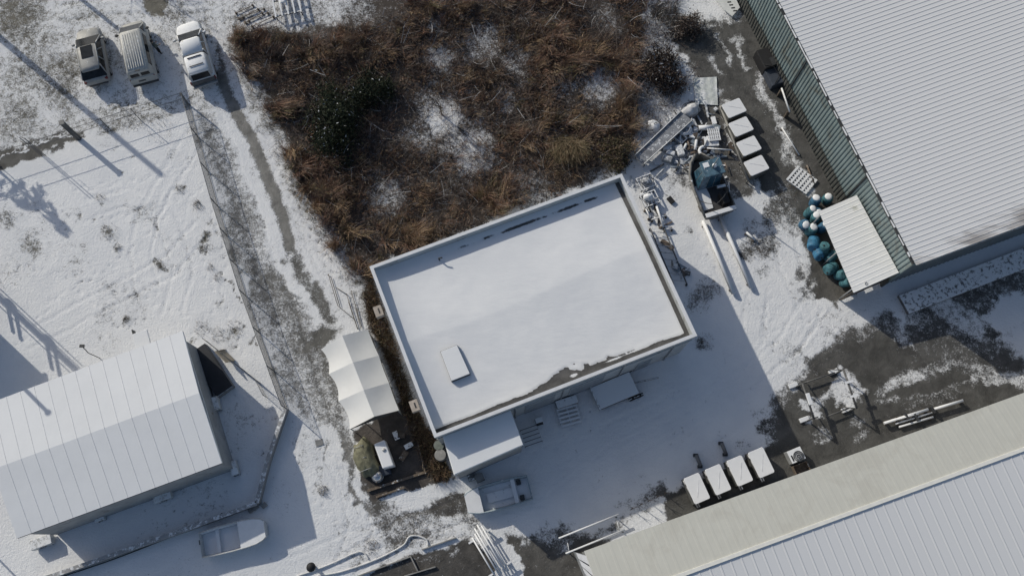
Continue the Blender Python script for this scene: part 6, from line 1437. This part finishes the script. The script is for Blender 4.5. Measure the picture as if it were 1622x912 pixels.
leaf_bush('evergreen_bush', 'dark green evergreen bush with specks of snow in the thicket', 538, 205, 2.2, 3.2, 2.8, 12000, DG, [.45, .33, .16, .02], 31, (.08, .2))
leaf_bush('evergreen_bush', 'blackish green evergreen bush beside the larger green one', 590, 150, 1.7, 1.7, 1.9, 5000, DG, [.6, .3, .08, .01], 32, (.08, .2))
leaf_bush('olive_bush', 'olive brown bush at the corner of the grey building', 972, 248, 1.3, 1.4, 1.4, 4200, [OLIVE * .8, UMB, TAN * .8], [.45, .35, .2], 33, (.08, .2))
leaf_bush('dark_bush', 'dark brown bush in snow east of the thicket', 1045, 118, 2.0, 2.1, 1.7, 7500, [UMB * .8, np.array([.05, .04, .035]), np.array([.55, .56, .58])], [.5, .45, .05], 34, (.08, .2))
leaf_bush('dark_bush', 'dark brown bush by asphalt strip north of the tarpaulin', 1088, 48, 1.4, 1.2, 1.3, 3600, [UMB, GREYB, np.array([.05, .04, .035])], [.4, .3, .3], 35, (.07, .18))
# pampas tuft hanging over
n6 = 2600; c0_ = P(900, 232); a6 = RNG.normal(-1.55, .55, n6); rr6 = np.abs(RNG.normal(0, .5, n6)); b6 = np.stack([RNG.normal(0, .5, n6), RNG.normal(0, .35, n6), np.zeros(n6)], 1)
t6 = b6 + np.stack([np.cos(a6) * RNG.uniform(.2, 1.0, n6), np.sin(a6) * RNG.uniform(.2, 1.0, n6), RNG.uniform(.9, 1.8, n6)], 1)
pt = thing('pampas_clump', 'straw coloured pampas grass clump drooping toward the grey building', 'grass clump', c0_); blades('fronds', b6, t6, RNG.uniform(.008, .02, n6), mixcol(n6, [TAN, PALE * .8, OLIVE], [.4, .3, .3]), np.stack([np.cos(a6) * .5, np.sin(a6) * .7, -RNG.uniform(.1, .7, n6)], 1), bm_mat, 4, pt)
MB().lathe([(.45, 0), (.4, .12), (.2, .2)], 12).build('root_crown', wood_bare, pt)

# ------------------------------------------------------------------ fences and poles
fence_m = mat('fence_steel', (.12, .122, .125), .6)
def fence(name, label, pts, h, step, mesh=True, rails=(.0,), pr=.035, rr=.02, cell=.16, wr=.005):
    W3 = [P(x, y) for x, y in pts]; c = W3[len(W3) // 2]; t = thing(name, label, 'fence', c, 0)
    for i in range(len(W3) - 1):
        a, b = W3[i], W3[i + 1]; L = (b - a).length; n = max(1, int(round(L / step)))
        for k in range(n + (1 if i == len(W3) - 2 else 0)):
            p = lerp(a, b, k / n); MB().tube(p, p + Vector((0, 0, h)), pr, n=6).build('post', fence_m, t, True)
        for zr in rails: MB().path([a + Vector((0, 0, h - zr)), b + Vector((0, 0, h - zr))], rr, 5).build('rail', fence_m, t, True)
        if mesh:
            m = MB(); d = (b - a).normalized(); nx = Vector((-d.y, d.x, 0)); m_n = int(L / cell); vs = []; fs = []
            for k in range(-int(h / cell), m_n):
                for sgn2 in (1, -1):
                    s0 = k * cell; s1 = s0 + h
                    z0_, z1_ = (0, h) if sgn2 > 0 else (h, 0)
                    u0, u1 = 0.0, 1.0
                    if s0 < 0: u0 = -s0 / h
                    if s1 > L: u1 = (L - s0) / h
                    if u1 <= u0: continue
                    p = a + d * (s0 + h * u0) + Vector((0, 0, z0_ + (z1_ - z0_) * u0)); q = a + d * (s0 + h * u1) + Vector((0, 0, z0_ + (z1_ - z0_) * u1))
                    up_ = (q - p).normalized().cross(nx) * wr; o_ = len(vs); e_ = nx * wr
                    vs += [p + up_, p - up_, q - up_, q + up_, p + e_, p - e_, q - e_, q + e_]; fs += [(o_, o_ + 1, o_ + 2, o_ + 3), (o_ + 4, o_ + 5, o_ + 6, o_ + 7)]
            m.add(vs, fs); mo = m.build('wire_mesh', fence_m, t, True); mo['kind'] = 'stuff'
    return t
fence('mesh_fence', 'long dark chain link fence between the snowfield and gravel track', [(300, 166), (346, 328), (391, 470), (456, 648)], 1.75, 2.6, True, (.02, 1.68), .035, .02, .16, .0055)
fence('rail_fence', 'thin two rail fence along the field edge below the parked cars', [(-60, 284), (0, 264), (128, 222), (222, 190), (298, 166)], 1.7, 2.9, False, (.03, .75), .03, .02)
fence('yard_fence', 'thin wire fence beside the black roofed enclosure', [(330, 542), (412, 606), (424, 630)], 1.2, 1.5, True, (.02,), .025, .016, .2, .004)
def pole(x, y, h, r, label, arms=True):
    t = thing('utility_pole', label, 'pole', P(x, y)); m = mat('pole_concrete', (.20, .195, .19), .85)
    MB().tube((0, 0, 0), (0, 0, h), r, r * .72, 12).build('shaft', m, t)
    if arms:
        for z in (h - .4, h - 1.1): MB().box((0, 0, z), (1.7, .09, .09), .6).build('cross_arm', dark_m, t)
        for k in (-1, 1): MB().lathe([(.04, 0), (.06, .05), (.04, .1), (.06, .15), (.02, .2)], 8, (k * .62, k * .42, h - .34)).build('insulator', coping_m, t)
    MB().torus((0, 0, 1.2), r + .01, .02, 12, 5).build('band', dark_m, t); return t
pole(-48, 20, 11.8, .27, 'tall concrete utility pole west of the parked cars', False)
pole(58, -58, 7.6, .19, 'concrete utility pole standing north of the parked cars')
t = thing('gate_post', 'square dark gate post at the end of the asphalt lane', 'post', P(124, 219), ang((60, 240), (124, 219))); MB().box((0, 0, 1.2), (.28, .28, 2.4)).build('shaft', mat('post_dark', (.10, .10, .10), .8), t); MB().box((0, 0, 2.44), (.36, .36, .07)).build('cap', concrete, t)
t = thing('sign_posts', 'pair of thin posts with small plates on the field fence', 'sign', P(66, 247), 0)
for s in (0, .35): MB().tube((s, -.1 * s, 0), (s, -.1 * s, 2.9), .03, n=6).build('post', fence_m, t)
MB().box((-.35, .1, 1.75), (.42, .03, .38), -.7).build('plate', dark_m, t); MB().box((.75, .0, 1.9), (.38, .03, .5), -.7).build('plate', dark_m, t)
# trees and sheds just west and north of the view, whose shadows reach the field
def conifer(x, y, h, label, seed):
    r = np.random.default_rng(seed); t = thing('conifer', label, 'tree', P(x, y)); MB().tube((0, 0, 0), (0, 0, h), .16, .02, 8).build('trunk', wood_bare, t); m = 5200
    nb2 = 34; wz = np.sort(r.uniform(.15, .97, nb2)) * h; wa = r.uniform(0, 6.28, nb2); wl_ = (1 - wz / h) ** .6 * h * .30 * r.uniform(.45, 1.15, nb2); j = r.integers(0, nb2, m); u = r.uniform(.05, 1, m); rad = wl_[j] * u + .05; a = wa[j] + r.normal(0, .10, m); z = wz[j] + .35 * u - .75 * u * u + r.normal(0, .10, m)
    p = np.stack([rad * np.cos(a), rad * np.sin(a), z], 1); d = np.stack([np.cos(a) * .22, np.sin(a) * .22, r.uniform(-.1, .05, m)], 1)
    blades('crown', p, p + d, r.uniform(.02, .05, m), np.array(DG)[r.choice(3, m)], r.normal(0, .03, (m, 3)), bm_mat, 1, t)
conifer(-72, 208, 7.0, 'narrow evergreen tree west of the asphalt lane', 61)
branch_tree('bare_tree', 'bare tall tree north of the parked vans', 120, -95, 8.5, 41, .5, 5, .14, tw)
sc0 = P(-62, 470); t = thing('corner_shed', 'tall grey shed west of the prefab building', 'shed', sc0, Lb.rotation_euler[2])
q = [Vector((0, 0, 0)), Vector((-6, 0, 0)), Vector((-6, -3.4, 0)), Vector((0, -3.4, 0))]
MB().slab(q, 0, 4.7).build('wall', grey_wall, t); MB().slab([Vector((.15, .15, 0)), Vector((-6.15, .15, 0)), Vector((-6.15, -3.55, 0)), Vector((.15, -3.55, 0))], 4.7, 4.85).build('roof', snow_m, t); MB().tube((-1.6, -2.2, 4.85), (-1.6, -2.2, 6.6), .16).build('chimney', dark_m, t)
t = thing('pipe_rack', 'tall pipe rack standing beside the grey corner shed', 'rack', P(-50, 425), Lb.rotation_euler[2])
MB().tube((0, 0, 0), (0, 0, 6.2), .16, n=10).build('main_pipe', steel_bare, t)
for k in range(5): MB().tube((.25 + .04 * k, .45 - .5 * k, 0), (.25 + .04 * k, .45 - .5 * k, 6.4), .035, n=6).build('thin_pipe', steel_bare, t)
for z in (2.3, 2.75, 4.5, 4.95): MB().box((0, -.9, z), (.14, 2.5, .14)).build('bracket', dark_m, t)
for z in (2.5, 4.7): MB().tube((-.1, .25, z), (.1, .25, z), .34, n=14).build('clamp', dark_m, t)
t = thing('street_lamp', 'street lamp west of the prefab building', 'lamp', P(-85, 800)); MB().tube((0, 0, 0), (0, 0, 6.4), .07, .05, 8).build('post', steel_bare, t); MB().path([(0, 0, 6.3), (.3, .2, 6.6), (.8, .5, 6.6)], .035, 6).build('arm', steel_bare, t); MB().lathe([(.02, 0), (.3, .06), (.34, .12), (.1, .2)], 14, (1.0, .62, 6.5)).build('lamp_head', dark_m, t)

tip = P(79, 656, 3.95); hh_ = 9.6; bk = (hh_ - 3.95) / math.tan(SUN_EL); bx_ = Vector((tip.x - math.cos(SHADOW_AZ) * bk, tip.y - math.sin(SHADOW_AZ) * bk, 0))
t = thing('flue_pipe', 'tall steel flue pipe between corner shed and prefab building', 'flue', bx_); MB().tube((0, 0, 0), (0, 0, hh_ - .1), .13, .12, 10).build('pipe', steel_bare, t); MB().lathe([(.2, 0), (.2, .05), (.02, .12)], 12, (0, 0, hh_ - .12)).build('cowl', dark_m, t)
